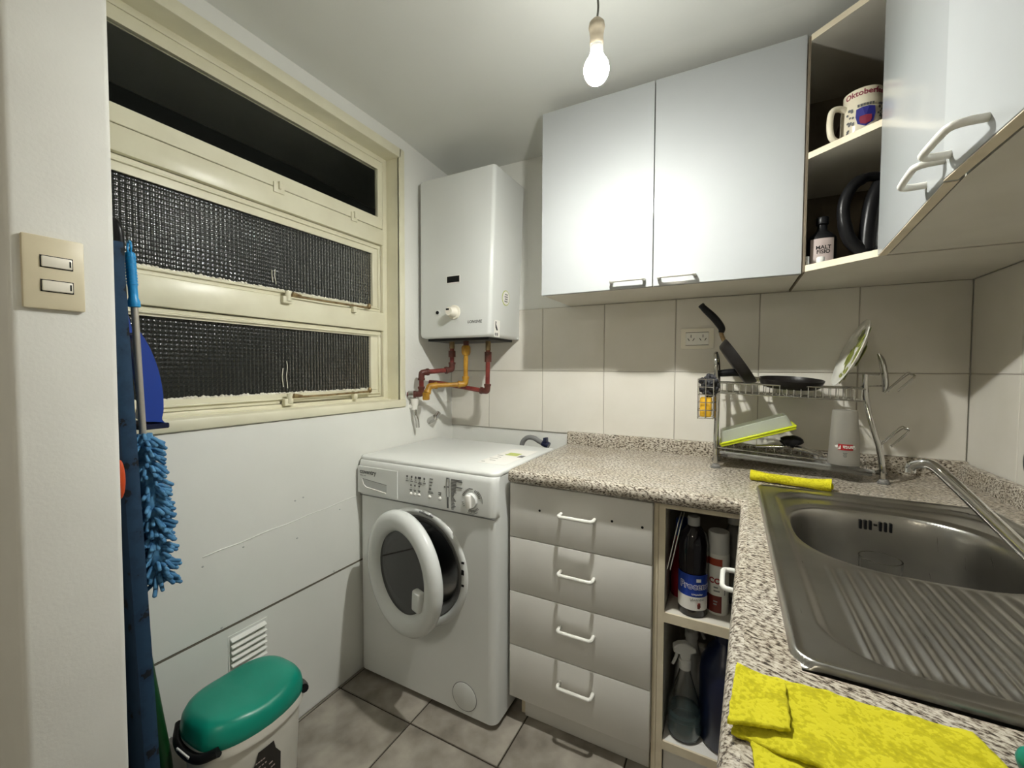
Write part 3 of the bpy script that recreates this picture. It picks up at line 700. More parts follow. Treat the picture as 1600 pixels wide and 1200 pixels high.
    for i, x in enumerate((-1.030, -1.009, -.990, -.971, -.952)):
        mk.box(x-.003, x+.003, f0, f1, .8100, .8175).box(x-.001, x+.001, f0, f1, .8030, .8055).box(x-.006, x+.006, f0, f1, .7965, .7985)
        if i == 3: mk.box(x-.009, x+.004, f0, f1, .8100, .8180).box(x-.009, x+.008, f0, f1, .7920, .7942)
    for x in (-1.012, -.994, -.975):
        mk.box(x-.0028, x+.0028, f0, f1, .7810, .7870).box(x-.001, x+.001, f0, f1, .7745, .7765).box(x-.006, x+.005, f0, f1, .7665, .7690).box(x-.004, x+.004, f0, f1, .7625, .7645)
    mk.box(-.930, -.922, f0, f1, .7780, .7850).box(-.935, -.915, f0, f1, .7705, .7725).box(-.935, -.913, f0, f1, .7665, .7685)
    mk.box(-.927, -.914, f0, f1, .8155, .8185).box(-.929, -.916, f0, f1, .8035, .8065).box(-.929, -.920, f0, f1, .7935, .7955)
    mk.box(-.890, -.878, f0, f1, .7730, .7755).box(-.890, -.879, f0, f1, .7660, .7685)
    for k in range(22):
        wd = (.050, .052, .024, .022, .024, .052, .022, .022, .021, .024, .015, .012, .010, .014, .018, .022, .012, .016, .016, .020, .014, .010)[k]
        z = .8265-.0048*k
        mk.box(-.836, -.836+wd*.86, f0, f1, z-.0012, z+.0012)
    mk.box(-.856, -.8552, f0, f1, .765, .830).box(-.8445, -.8438, f0, f1, .765, .830).box(-.854, -.847, f0, f1, .8265, .8300).box(-.854, -.847, f0, f1, .797, .8005).box(-.8545, -.8475, f0, f1, .726, .764).box(-.866, -.861, f0, f1, .795, .800)
    obj('panel_print', mk, M_['grey_print'], cp)['kind'] = 'stuff'
    dx, dz = -.756, .766
    pm = MB()
    for a in list(range(20, 66, 9))+list(range(112, 160, 9))+list(range(195, 225, 10))+list(range(255, 320, 9)):
        c_, s_ = math.cos(math.radians(a)), math.sin(math.radians(a))
        Mx = Matrix.Translation((dx+.034*c_, F, dz+.036*s_)) @ Matrix.Rotation(-math.radians(a), 4, 'Y')
        pm.box(-.0042, .0042, -.0005, .001, -.0011, .0011, Mx)
    pm.tube([(dx+.043*math.cos(a), F, dz+.044*math.sin(a)) for a in np.linspace(-.1, .95, 14)], .0008, 5)
    pm.tube([(dx+.043*math.cos(a), F, dz+.044*math.sin(a)) for a in np.linspace(-1.9, -.95, 14)], .0008, 5)
    pm.box(-.766, -.750, f0, f1, .8035, .8060)
    obj('dial_print', pm, M_['grey_print'], cp)['kind'] = 'stuff'
    kn = obj('dial', MB().lathe([(.0250, 0), (.0250, .008), (.0235, .012), (0, .012)], 32, frame((dx, F+.001, dz), (1,0,0), (0,0,1))), M_['washer'], t, smooth=40)
    obj('dial_grip', MB().rbox(-.008, .008, -.022, .022, .010, .024, .003, 2, frame((dx, F+.001, dz), (1,0,.06), (0,0,1))), M_['white'], kn, smooth=50)
    for x, z in ((-1.012, .7530), (-.994, .7530), (-.975, .7530), (-.928, .7535), (-.883, .7540)):
        obj('button', MB().sphere((x, F, z), .0062, 14, 8, (1, .9, 1)), M_['white'], t, smooth=80)
    # porthole: bezel, gasket, drum
    Y0 = frame((cx, y0, cz), (1,0,0), (0,0,1))          # local z points to -y (towards the viewer)
    obj('porthole_bezel', MB().lathe([(.214, -.001), (.212, .004), (.204, .008), (.190, .006), (.183, -.004), (.182, -.02), (.202, -.02), (.202, -.001)], 64, Y0, close=True), M_['enamel'], t, smooth=50)
    obj('gasket', MB().lathe([(.186, -.004), (.180, .001), (.170, -.004), (.158, -.016), (.155, -.05), (.165, -.055), (.186, -.03)], 64, Y0, close=True), M_['rubber'], t, smooth=60)
    dr = MB().lathe([(.160, -.05), (.205, -.08), (.212, -.10), (.212, -.36), (.19, -.375), (.02, -.38), (0, -.38)], 48, Y0)
    do = obj('drum', dr, M_['drum'], t, smooth=40)
    for a in (-.9, 1.2, 3.3):
        obj('drum_paddle', MB().rbox(-.018, .018, -.205, -.172, -.33, -.12, .008, 2, Y0 @ Matrix.Rotation(a, 4, 'Z')), M_['drum'], do, smooth=50)
    hp = MB()
    for i in range(14):
        for j in range(5):
            a = -1.0+.11*i
            hp.sphere((.2115*math.cos(a), .2115*math.sin(a), -.12-.035*j), .004, 6, 4)
    h_ = MB(); h_.add(hp.v, hp.f, Y0); obj('drum_perforation', h_, M_['black'], do, smooth=80)['kind'] = 'stuff'
    obj('bezel_lettering', text_mb('commander', .013, frame((cx+.042, y0-.0083, cz+.1985), (1,0,-.2), (0,0,1)), bold=.0003), M_['grey_print'], t)
    for z in (.548, .515, .470):
        obj('latch_hole', MB().rbox(-.797, -.785, y0-.0085, y0-.006, z-(.009 if z == .515 else .004), z+(.009 if z == .515 else .004), .001, 1), M_['black'], t)
    # door, hinged at the left and a little open
    th = math.radians(15)
    hx, hy, hz, Rd = -1.193, 1.142, .503, .211
    u = Vector((math.cos(th), -math.sin(th), 0))
    cpt = Vector((hx, hy, hz))+u*Rd
    Md = frame(cpt, u, (0,0,1))
    dg = obj('door', MB().lathe([(.211, .0), (.2095, .012), (.200, .024), (.182, .030), (.164, .028), (.148, .020), (.139, .006), (.138, -.006), (.150, -.014), (.196, -.014), (.208, -.010)], 72, Md, close=True), M_['enamel'], t, smooth=60)
    dg['label'] = 'round white door, slightly open'
    obj('door_glass', MB().lathe([(.1395, .002), (.134, -.004), (.128, -.03), (.118, -.055), (.098, -.075), (.06, -.085), (0, -.088), (0, -.083), (.058, -.080), (.094, -.070), (.113, -.052), (.123, -.03), (.130, .0), (.1385, .006)], 56, Md), M_['doorglass'], dg, smooth=60)
    obj('door_handle', MB().rbox(.108, .148, -.070, -.001, .014, .040, .008, 3, Md @ Matrix.Rotation(-.06, 4, 'Z')), M_['enamel'], dg, smooth=50)
    obj('hinge', MB().rbox(hx-.012, hx+.02, hy-.004, y0+.006, hz-.05, hz+.05, .004, 2), M_['enamel'], t, smooth=40)
    # filter cover and feet
    Yf = frame((-.789, y0, .083), (1,0,0), (0,0,1))
    obj('filter_cover', MB().lathe([(.0475, -.002), (.0475, .0012), (.045, .002), (0, .002)], 44, Yf), M_['washer'], t, smooth=40)
    obj('filter_gap', MB().lathe([(.0500, -.001), (.0500, .0006), (.0475, .0006), (.0475, -.001)], 44, Yf, close=True), M_['mid_grey'], t)
    for x in (-1.23, -.72):
        for y in (1.22, 1.61): obj('foot', MB().lathe([(.022, 0), (.022, .008), (.012, .010), (.012, .026)], 16, Matrix.Translation((x, y, 0))), M_['black'], t, smooth=40)
washer()
hs = thing('drain_hose', (-.80, 1.73, .80), 'grey washing machine hose arching behind the white lid', 'hose')
obj('hose', MB().tube(bezier([(-.860, 1.735, .70), (-.858, 1.735, .84), (-.835, 1.735, .882), (-.80, 1.735, .888), (-.765, 1.735, .872), (-.735, 1.735, .862)], 6), .011, 12), M_['hose'], hs, smooth=60)
obj('hose_clamp', MB().tube([(-.752, 1.735, .870), (-.722, 1.735, .858)], .0155, 12).rbox(-.745, -.730, 1.72, 1.75, .868, .894, .003), M_['navy'], hs, smooth=40)

# ------------------------------------------------------------------ water heater and pipes
def heater():
    t = thing('water_heater', (-1.08, 1.65, 1.335), 'white wall-hung gas water heater in the corner by the window', 'water heater')
    y0, y1, r = 1.515, 1.776, .016
    def ring(z, xr, ins=0, yo=0):
        xl = -1.272; a_ = []
        xl += ins; xr -= ins; yf = y0+ins+yo
        pts = [(xl, y1)]
        pts += [(xl+r-r*math.cos(a), yf+r-r*math.sin(a)) for a in np.linspace(0, math.pi/2, 6)]
        pts += [(xr-r+r*math.sin(a), yf+r-r*math.cos(a)) for a in np.linspace(0, math.pi/2, 6)]
        pts += [(xr, y1)]
        return [(x, y, z) for x, y in pts]
    zs = [(1.337, -.900, .012), (1.342, -.899, .004), (1.352, -.898, 0), (1.60, -.889, 0), (2.030, -.8735, 0), (2.040, -.873, .004), (2.044, -.873, .012)]
    b = MB().rings([ring(z, xr, i) for z, xr, i in zs])
    obj('cover', b, M_['enamel'], t, smooth=35)
    obj('back_plate', MB().box(-1.281, -.90, 1.765, 1.7895, 1.34, 2.04), M_['enamel'], t)
    obj('under_panel', MB().box(-1.25, -.925, 1.55, 1.765, 1.326, 1.338), M_['black'], t)
    f = lambda x, z, o=0: frame((x, y0-o, z), (1,0,0), (0,0,1))
    wn = obj('flame_window', MB().rbox(-.036, .036, -.0165, .0165, -.001, .0018, .0008, 1, f(-1.083, 1.589)), M_['white'], t)
    obj('window_glass', MB().box(-.0325, .0325, -.0135, .0135, .0017, .0023, f(-1.083, 1.589)), M_['black'], wn)
    k = obj('knob', MB().lathe([(.031, 0), (.031, .003), (.024, .005), (.0215, .006), (.0215, .018), (.0185, .022), (.0180, .040), (.0165, .043), (0, .043)], 32, f(-1.078, 1.446)), M_['ivory'], t, smooth=40)
    k['label'] = 'ivory temperature knob'
    obj('knob_mark', MB().rbox(-.012, .004, .004, .012, .0428, .0436, .0003, 1, f(-1.080, 1.446)), M_['black'], k)
    pb = obj('igniter_button', MB().lathe([(.0125, 0), (.0125, .0025), (.0095, .003), (0, .003)], 20, f(-1.167, 1.449)), M_['enamel'], t, smooth=40)
    obj('button_eye', MB().lathe([(.008, .0028), (.008, .005), (0, .006)], 16, f(-1.167, 1.449)), M_['black'], pb, smooth=40)
    obj('lettering', text_mb('LONGVIE', .0165, f(-.974, 1.4005, .0003), bold=.0005, shear=.12, spacing=1.05), M_['grey_print'], t)
    sx = lambda y, z: frame((-.8915-.0, y, z), (0,1,0), (0,0,1))
    s1 = obj('round_sticker', MB().lathe([(.033, 0), (.033, .0014), (0, .0014)], 28, frame((-.8922, 1.640, 1.512), (0,1,0), (.035,0,1))), M_['yelgreen'], t)
    obj('sticker_face', MB().lathe([(.0295, .0014), (.0295, .002), (0, .002)], 28, frame((-.8922, 1.640, 1.512), (0,1,0), (.035,0,1))), M_['white'], s1)
    pr = MB(); Ms = frame((-.8900, 1.640, 1.512), (0,1,0), (.035,0,1))
    for i in range(4): pr.box(-.014+.003*(i%2), .014, -.018+.010*i, -.0125+.010*i, 0, .0006, Ms)
    obj('sticker_print', pr, M_['mid_grey'], s1)
    Ml = frame((-.8962, 1.564, 1.372), (0,1,0), (.03,0,1))
    lb = obj('flame_sticker', MB().box(-.018, .030, -.034, .036, 0, .001, Ml), M_['white'], t)
    obj('sticker_mark', MB().prism([(-.008, .032), (-.002, .028), (-.004, .018), (.006, .004), (.012, -.006), (.002, -.008), (-.008, .004), (-.010, .018)], .001, .0016, 'z', Ml), M_['black'], lb)
    obj('sticker_mark', MB().box(-.012, -.002, -.030, -.018, .001, .0016, Ml).box(.002, .014, -.030, -.018, .001, .0016, Ml), M_['mid_grey'], lb)
heater()
def pipe(name, label, pts, mp, fit, rad, elbows, loc):
    t = thing(name, loc, label, 'pipe')
    P = [Vector(p) for p in pts]
    for i in range(len(P)-1): obj('pipe_run', MB().tube([P[i], P[i+1]], rad, 14), mp, t, smooth=60)
    for i in elbows:
        a, b, c = P[i-1], P[i], P[i+1]; d0, d1 = (a-b).normalized(), (c-b).normalized()
        e = .028
        m = MB().tube(bezier([b+d0*e, b+d0*.010+d1*.001, b+d0*.003+d1*.003, b+d1*.010+d0*.001, b+d1*e], 4), rad*1.32, 14)
        m.tube([b+d0*(e-.003), b+d0*(e+.007)], rad*1.55, 14).tube([b+d1*(e-.003), b+d1*(e+.007)], rad*1.55, 14)
        obj('elbow', m, fit, t, smooth=50)
    return t
p1 = pipe('hot_water_pipe', 'dark red pipe leaving the heater nearest the window', [(-1.170, 1.625, 1.335), (-1.170, 1.625, 1.196), (-1.243, 1.492, 1.183), (-1.243, 1.492, 1.085), (-1.292, 1.455, 1.085)], M_['redpipe'], M_['brownpipe'], .0105, (1, 2, 3), (-1.17, 1.625, 1.1))
for z0, z1, r in ((1.295, 1.335, .0125), (1.255, 1.285, .0165)): obj('union', MB().tube([(-1.170, 1.625, z0), (-1.170, 1.625, z1)], r, 8), M_['brownpipe'] if r > .015 else M_['brass'], p1, smooth=40)
obj('wall_flange', MB().tube([(-1.270, 1.472, 1.085), (-1.289, 1.457, 1.085)], .016, 14), M_['chrome'], p1, smooth=40)
p2 = pipe('gas_pipe', 'yellow gas pipe in the middle under the heater', [(-1.074, 1.600, 1.335), (-1.077, 1.600, 1.131), (-1.195, 1.488, 1.124), (-1.195, 1.466, 1.080)], M_['yelpipe'], M_['yelpipe'], .0105, (1, 2), (-1.08, 1.615, 1.1))
obj('union', MB().tube([(-1.074, 1.600, 1.262), (-1.074, 1.600, 1.275), (-1.074, 1.600, 1.298), (-1.074, 1.600, 1.306)], [.016, .021, .021, .016], 6), M_['yelpipe'], p2, smooth=40)
obj('union', MB().tube([(-1.074, 1.600, 1.300), (-1.074, 1.600, 1.335)], .013, 10), M_['brownpipe'], p2, smooth=40)
obj('gas_cock', MB().rbox(-1.207, -1.183, 1.454, 1.478, 1.062, 1.096, .004), M_['yelpipe'], p2, smooth=40)
p3 = pipe('cold_water_pipe', 'dark red pipe under the heater nearest the tiled wall', [(-.990, 1.655, 1.335), (-.994, 1.655, 1.097), (-1.250, 1.618, 1.134), (-1.292, 1.612, 1.136)], M_['redpipe'], M_['brownpipe'], .0105, (1,), (-.975, 1.63, 1.1))
for z0, z1, r, m in ((1.285, 1.335, .0125, 'brass'), (1.232, 1.278, .0165, 'brownpipe')): obj('union', MB().tube([(-.9905, 1.655, z0), (-.9905, 1.655, z1)], r, 8), M_[m], p3, smooth=40)
tp = thing('stop_tap', (-1.28, 1.475, .95), 'chrome lever stop tap on the left wall under the pipes', 'tap')
obj('valve_body', MB().tube([(-1.292, 1.474, 1.030), (-1.262, 1.474, 1.030)], .014, 14).tube([(-1.268, 1.474, 1.065), (-1.268, 1.474, 1.015)], [.018, .012], 14), M_['white_pl'], tp, smooth=50)
obj('lever', MB().tube(bezier([(-1.265, 1.474, 1.022), (-1.260, 1.470, .995), (-1.258, 1.480, .965), (-1.258, 1.484, .935)], 5), [.008]*8+[.0085]*8, 10), M_['chrome'], tp, smooth=60)
tv = thing('angle_valve', (-1.28, 1.61, .95), 'small chrome angle valve on the left wall above the washing machine', 'valve')
obj('valve_body', MB().tube([(-1.292, 1.600, .948), (-1.252, 1.605, .968)], .015, 12), M_['chrome'], tv, smooth=40)
obj('valve_handle', MB().rbox(-.024, .024, -.010, .010, -.008, .008, .004, 2, frame((-1.250, 1.61, .975), (.3, .5, .8), (0,1,0))), M_['chrome'], tv, smooth=40)

# ------------------------------------------------------------------ socket
so = thing('power_socket', (-.125, 1.786, 1.28), 'ivory double power socket on the tiles behind the leaning pan', 'socket')
obj('plate', MB().rbox(-.184, -.066, 1.780, 1.7905, 1.281, 1.360, .003), M_['ivory'], so, smooth=40)
ins = obj('insert', MB().rbox(-.166, -.084, 1.7775, 1.782, 1.296, 1.344, .0015, 1), M_['white_pl'], so, smooth=40)
for cx in (-.146, -.104):
    for dx, a in ((-.009, .55), (.009, -.55), (0, 0)):
        Mx = Matrix.Translation((cx+dx, 1.7775, 1.317 if dx else 1.330)) @ Matrix.Rotation(a*(-1), 4, 'Y')
        obj('slot', MB().box(-.0012, .0012, -.0008, .002, -.0055, .0055, Mx), M_['black'], ins)
for z in (1.2955, 1.3445): obj('insert_gap', MB().box(-.166, -.084, 1.7785, 1.7795, z-.0008, z+.0008), M_['black'], ins)

# ------------------------------------------------------------------ dish rack
def rack():
    t = thing('dish_rack', (.17, 1.66, ZT), 'two-tier chrome wire dish rack standing behind the sink', 'dish rack')
    C = M_['chrome']
    zt = lambda x: 1.156-.030*(x+.047); zb = lambda x: 1.122-.035*(x+.047)
    # side frames
    obj('side_frame', MB().tube(bezier([(-.046, 1.590, .877), (-.046, 1.585, .90), (-.048, 1.585, .97), (-.047, 1.60, 1.06), (-.049, 1.60, 1.15), (-.052, 1.605, 1.225), (-.054, 1.63, 1.255), (-.052, 1.67, 1.255), (-.048, 1.70, 1.225), (-.045, 1.70, 1.15), (-.047, 1.70, 1.0), (-.048, 1.72, .93), (-.048, 1.722, .877)], 6), .0068, 12), C, t, smooth=60)
    obj('side_frame', MB().tube(bezier([(.398, 1.600, .877), (.397, 1.601, .92), (.390, 1.610, .972), (.376, 1.622, 1.03), (.363, 1.64, 1.10), (.360, 1.645, 1.15), (.360, 1.645, 1.188)], 6), .0072, 12), C, t, smooth=60)
    obj('side_frame', MB().tube(bezier([(.432, 1.738, 1.132), (.430, 1.738, 1.17), (.422, 1.738, 1.225), (.411, 1.738, 1.254)], 6), [.0088]*13+[.0082, .0078, .007, .006, .005, .004], 12), C, t, smooth=60)
    obj('side_frame', MB().tube(bezier([(.383, 1.742, 1.15), (.390, 1.742, 1.09), (.404, 1.742, 1.017), (.420, 1.742, .95), (.430, 1.742, .877)], 6), .0065, 12), C, t, smooth=60)
    for x, y in ((-.046, 1.588), (.400, 1.598), (-.048, 1.722), (.430, 1.742)): obj('foot', MB().lathe([(.015, 0), (.015, .006), (.010, .013), (.0075, .014)], 16, Matrix.Translation((x, y, ZT))), M_['tray'], t, smooth=40)
    # upper basket: rails and wires
    y0, y1, xa, xb = 1.600, 1.755, -.044, .352
    for f in (zt, zb):
        obj('rail', MB().tube([(xa, y0, f(xa)), (xb, y0, f(xb)), (xb+.004, y1, f(xb)), (xa, y1, f(xa))], .0024, 8, closed=True), C, t, smooth=60)
    proto = None
    for i in range(21):
        x = xa+.008+(xb-xa-.016)*i/20
        pts = [(x, y0, zt(x)), (x, y0, zb(x)+.001), (x+.002, y1, zb(x)+.001), (x+.002, y1, zt(x))]
        obj('wire', MB().tube(pts, .0013, 6), C, t, smooth=60)
    for y in (1.65, 1.705): obj('wire', MB().tube([(xa, y, zb(xa)-.002), (xb, y, zb(xb)-.002)], .0017, 6), C, t, smooth=60)
    # links to the tubes
    obj('rail_link', MB().tube([(xb-.002, 1.645, 1.15), (.43, 1.738, 1.152)], .0022, 6).tube([(.36, 1.645, 1.186), (.395, 1.66, 1.186), (.415, 1.738, 1.188)], .0022, 6).tube([(xa, 1.60, 1.156), (-.06, 1.60, 1.156)], .003, 6), C, t, smooth=60)
    # lower wire shelf
    lz = lambda x: .934-.047*(x+.034)
    obj('lower_rail', MB().tube([(-.040, 1.600, lz(-.04)), (.366, 1.600, lz(.366)), (.380, 1.745, lz(.366)), (-.040, 1.745, lz(-.04))], .0022, 8, closed=True), C, t, smooth=60)
    for i in range(16):
        x = -.02+.38*i/15
        obj('lower_wire', MB().tube([(x, 1.600, lz(x)), (x, 1.602, lz(x)-.016), (x+.004, 1.743, lz(x)-.016), (x+.004, 1.745, lz(x))], .0013, 6), C, t, smooth=60)
    # drip tray
    tr = MB().grid([[(x, y, lz(x)-.030+h) for y, h in ((1.592, .016), (1.594, .001), (1.600, 0), (1.745, 0), (1.750, .014))] for x in np.linspace(-.030, .372, 9)])
    o = obj('drip_tray', tr, M_['tray'], t, smooth=40); s = o.modifiers.new('t', 'SOLIDIFY'); s.thickness = .0025
    obj('tray_rim', MB().tube([(-.034, 1.588, lz(-.03)-.013), (.376, 1.588, lz(.37)-.013)], .0048, 8), M_['tray'], t, smooth=60)
    # cup pegs on the right
    for (x, y, z) in ((.425, 1.72, 1.135), (.388, 1.62, .975)):
        for k in (0, .030):
            a = Vector((x, y+k*.3, z+(.002 if k else 0)))
            obj('cup_peg', MB().tube(bezier([a+Vector((0, 0, -.008)), a+Vector((.012, 0, .006)), a+Vector((.055, .012, .050+k*.1)), a+Vector((.066, .012, .052+k*.1)), a+Vector((.072, .004, .045)), a+Vector((.030, -.012, .0))], 4), .0017, 6), C, t, smooth=60)
    # cutlery caddy at the left
    cx0, cx1, cy0, cy1, cz0, cz1 = -.104, -.056, 1.565, 1.625, 1.036, 1.168
    cg = MB()
    for z in np.linspace(cz0, cz1, 6): cg.tube([(cx0, cy0, z), (cx1, cy0, z), (cx1, cy1, z), (cx0, cy1, z)], .0016, 6, closed=True)
    ca = obj('caddy_hoops', cg, C, t, smooth=60)
    for x in (cx0, (cx0+cx1)/2, cx1):
        obj('caddy_wire', MB().tube([(x, cy0, cz1+.002), (x, cy0, cz0-.002), (x, cy1, cz0-.002), (x, cy1, cz1+.002)], .0016, 6), C, t, smooth=60)
rack()
tag(obj('sponge', MB().rbox(-.098, -.062, 1.572, 1.617, 1.039, 1.106, .005, 2), M_['sponge'], smooth=50), 'yellow sponge in the wire caddy of the dish rack', 'sponge')
sb = MB(); rnd = random.Random(5)
for i in range(70):
    th_, ph = rnd.uniform(0, 6.28), math.acos(rnd.uniform(-1, 1)); c = Vector((-.072+.028*math.sin(ph)*math.cos(th_), 1.595+.022*math.sin(ph)*math.sin(th_), 1.146+.034*math.cos(ph)))
    sb.sphere(c, rnd.uniform(.005, .009), 7, 5)
sb.sphere((-.072, 1.595, 1.146), .026, 16, 10, (1, .8, 1.25))
tag(obj('scouring_pad', sb, M_['scour'], smooth=80), 'dark crumpled scouring pad on top of the yellow sponge', 'scourer')

# pans, plate, box, cup on the rack
def pan(name, label, M, R=.092, depth=.034, hl=.165, tilt=.0, wood=False):
    t = thing(name, M.translation, label, 'pan')
    b = MB().lathe([(0, 0), (R*.80, 0), (R*.88, .004), (R*.985, depth*.8), (R, depth), (R*.985, depth+.001), (R*.96, depth*.8), (R*.85, .006), (R*.78, .003), (0, .003)], 48, M)
    obj('pan_body', b, M_['nonstick'], t, smooth=45)
    p0 = Vector((-R*.96, 0, depth*.8)); e = Vector((-R-hl, 0, depth*.8+.028+tilt))
    nk = bezier([p0, p0+Vector((-.020, 0, .004)), p0+Vector((-.036, 0, .010))], 4)
    obj('neck', MB().tube(nk, .0075, 10, M=M), M_['brass'] if wood else M_['chrome'], t, smooth=50)
    s = p0+Vector((-.030, 0, .008))
    pts = bezier([s, s.lerp(e, .12)+Vector((0,0,.010)), s.lerp(e, .45)+Vector((0,0,.010)), s.lerp(e, .85)+Vector((0,0,.002)), e], 5)
    n = len(pts); R_ = [.009+.0045*math.sin(math.pi*min(1, i/(n-1)*1.05))+(.002 if i > n-4 else 0) for i in range(n)]
    obj('handle', MB().tube(pts, R_, 12, M=M), M_['black'], t, smooth=50)
    return t
d_ = Vector((.55, 0, -.83)).normalized()
Mp = frame((.006, 1.675, 1.222), d_, (0, 1, -.05))       # local x down along the pan, handle up-left
nrm = Mp.to_3x3() @ Vector((0,0,1))
pan('frying_pan', 'black frying pan leaning upright on the rack with handle up', Mp @ Matrix.Translation((0, 0, -.012)), .090, .034, .150, -.02, True)
Mf = Matrix.Translation((.170, 1.680, 1.142)) @ Matrix.Rotation(.09, 4, 'X') @ Matrix.Rotation(.05, 4, 'Y') @ Matrix.Rotation(.18, 4, 'Z')
pan('frying_pan', 'black frying pan lying flat in the upper rack basket', Mf, .094, .028, .135, -.012)
def plate():
    c = Vector((.338, 1.668, 1.250)); n = Vector((-.925, -.015, .36)).normalized()
    M = frame(c, Vector((.36, 0, .93)).normalized(), n.cross(Vector((.36, 0, .93)))) 
    z = M.to_3x3() @ Vector((0,0,1))
    t = thing('dinner_plate', c, 'white plate with green leaf print leaning upright in the rack', 'plate')
    b = MB().lathe([(0, -.004), (.060, -.004), (.064, -.001), (.108, .012), (.111, .014), (.108, .0155), (.064, .003), (.058, 0), (0, 0)], 56, M)
    o = obj('dish', b, M_['plate'], t, smooth=45)
    for u, v, s in ((.062, .012, 1.5), (-.012, .050, 1.5), (.000, -.040, 1.5), (-.072, .005, 1.1)):
        lf = MB()
        for k in range(5):
            a = k*1.256+u*20; cx, cy = u+.013*s*math.cos(a), v+.013*s*math.sin(a)
            for side in (0, 1):
                rr_ = math.hypot(cx, cy); h = (.0165 if rr_ > .1 else max(.0, (rr_-.062)*.28)+.0010)
                if side: h = -.0052+max(0, (rr_-.062)*.28)
                pts = [(cx+.0125*s*math.cos(q)*(1.2), cy+.0095*s*math.sin(q)) for q in np.linspace(0, 6.283, 12)[:-1]]
                lf.prism(pts, h, h+.0008, 'z', M)
        obj('leaf_print', lf, M_['leaf'], o)
    return t
plate()
def food_box():
    d = Vector((.94, 0, .335)).normalized(); M = frame((-.030, 1.612, .936), d, (0, 1, 0))   # local z up-ish
    t = thing('food_container', (.08, 1.66, .94), 'translucent food box with lime green lid tilted on the lower rack', 'container')
    outer = lambda z, i: [(.006+i, .004+i, z), (.222-i, .004+i, z), (.222-i, .110-i, z), (.006+i, .110-i, z)]
    b = MB().rings([outer(.012, 0), outer(.046, .006), outer(.048, .009), outer(.048, .012), outer(.044, .010), outer(.013, .003)], cap0=False, cap1=True)
    bb = MB(); bb.add(b.v, b.f, M); obj('tub', bb, M_['frost'], t, smooth=30)
    obj('lid', MB().rbox(0, .228, -.002, .116, -.002, .007, .003, 2, M), M_['lime'], t, smooth=40)
    obj('lid_rim', MB().rbox(-.003, .231, -.005, .119, .006, .0125, .002, 1, M), M_['lime'], t, smooth=40)
food_box()
kn = thing('carving_knife', (.20, 1.66, .94), 'metal utensil with a black handle under the tilted food box', 'utensil')
obj('handle', MB().tube(bezier([(.150, 1.655, .955), (.158, 1.655, .962), (.172, 1.653, .966), (.190, 1.652, .962), (.194, 1.652, .955)], 4), [.012]*3+[.018]*6+[.021]*5+[.019, .016, .012], 12), M_['black'], kn, smooth=60)
obj('blade', MB().tube(bezier([(.185, 1.655, .944), (.215, 1.650, .940), (.245, 1.645, .931), (.262, 1.642, .926)], 4), [.009]*4+[.007]*4+[.005]*4+[.002], 10).tube([(.155, 1.655, .945), (.075, 1.665, .938)], .006, 8), M_['chrome'], kn, smooth=60)
def beer_cup():
    c = Vector((.303, 1.592, .917)); t = thing('beer_glass', c, 'frosted glass with a red label standing upside down in the rack', 'glass')
    M = Matrix.Translation(c)
    obj('glass', MB().lathe([(.040, 0), (.031, .160), (.029, .163), (0, .163), (0, .158), (.027, .158), (.038, 0)], 40, M), M_['frostcup'], t, smooth=40)
    def on(z0, z1, a0, a1, off):
        g = []
        for a in np.linspace(a0, a1, 12):
            r = lambda z: .040-.009*z/.160+off
            g.append([(r(z)*math.sin(a), -r(z)*math.cos(a), z) for z in (z0, z1)])
        m = MB(); m.grid(g, M); return m
    lb = obj('label', on(.046, .064, -.56, .42, .0006), M_['redlabel'], t); s = lb.modifiers.new('t', 'SOLIDIFY'); s.thickness = .0004
    Mt = M @ Matrix.Translation((0, 0, .055)) @ Matrix.Rotation(math.pi, 4, 'Y') @ Matrix.Rotation(.07, 4, 'Z')
    tx = text_mb('Santa Fe', .0155, Mt, wrap=.0385, bold=.0002)
    obj('lettering', tx, M_['white'], t)
    em = on(.026, .040, -.22, .02, .0006); e = MB()
    for i in range(5):
        for j in range(4):
            if (i+j) % 2: 
                x = -.10+.045*(i-2); z = .027+.0035*j; r = .0392
                e.sphere((c.x+r*math.sin(x), c.y-r*math.cos(x), c.z+z), .0014, 6, 4)
    obj('emblem', e, M_['mid_grey'], t)
beer_cup()

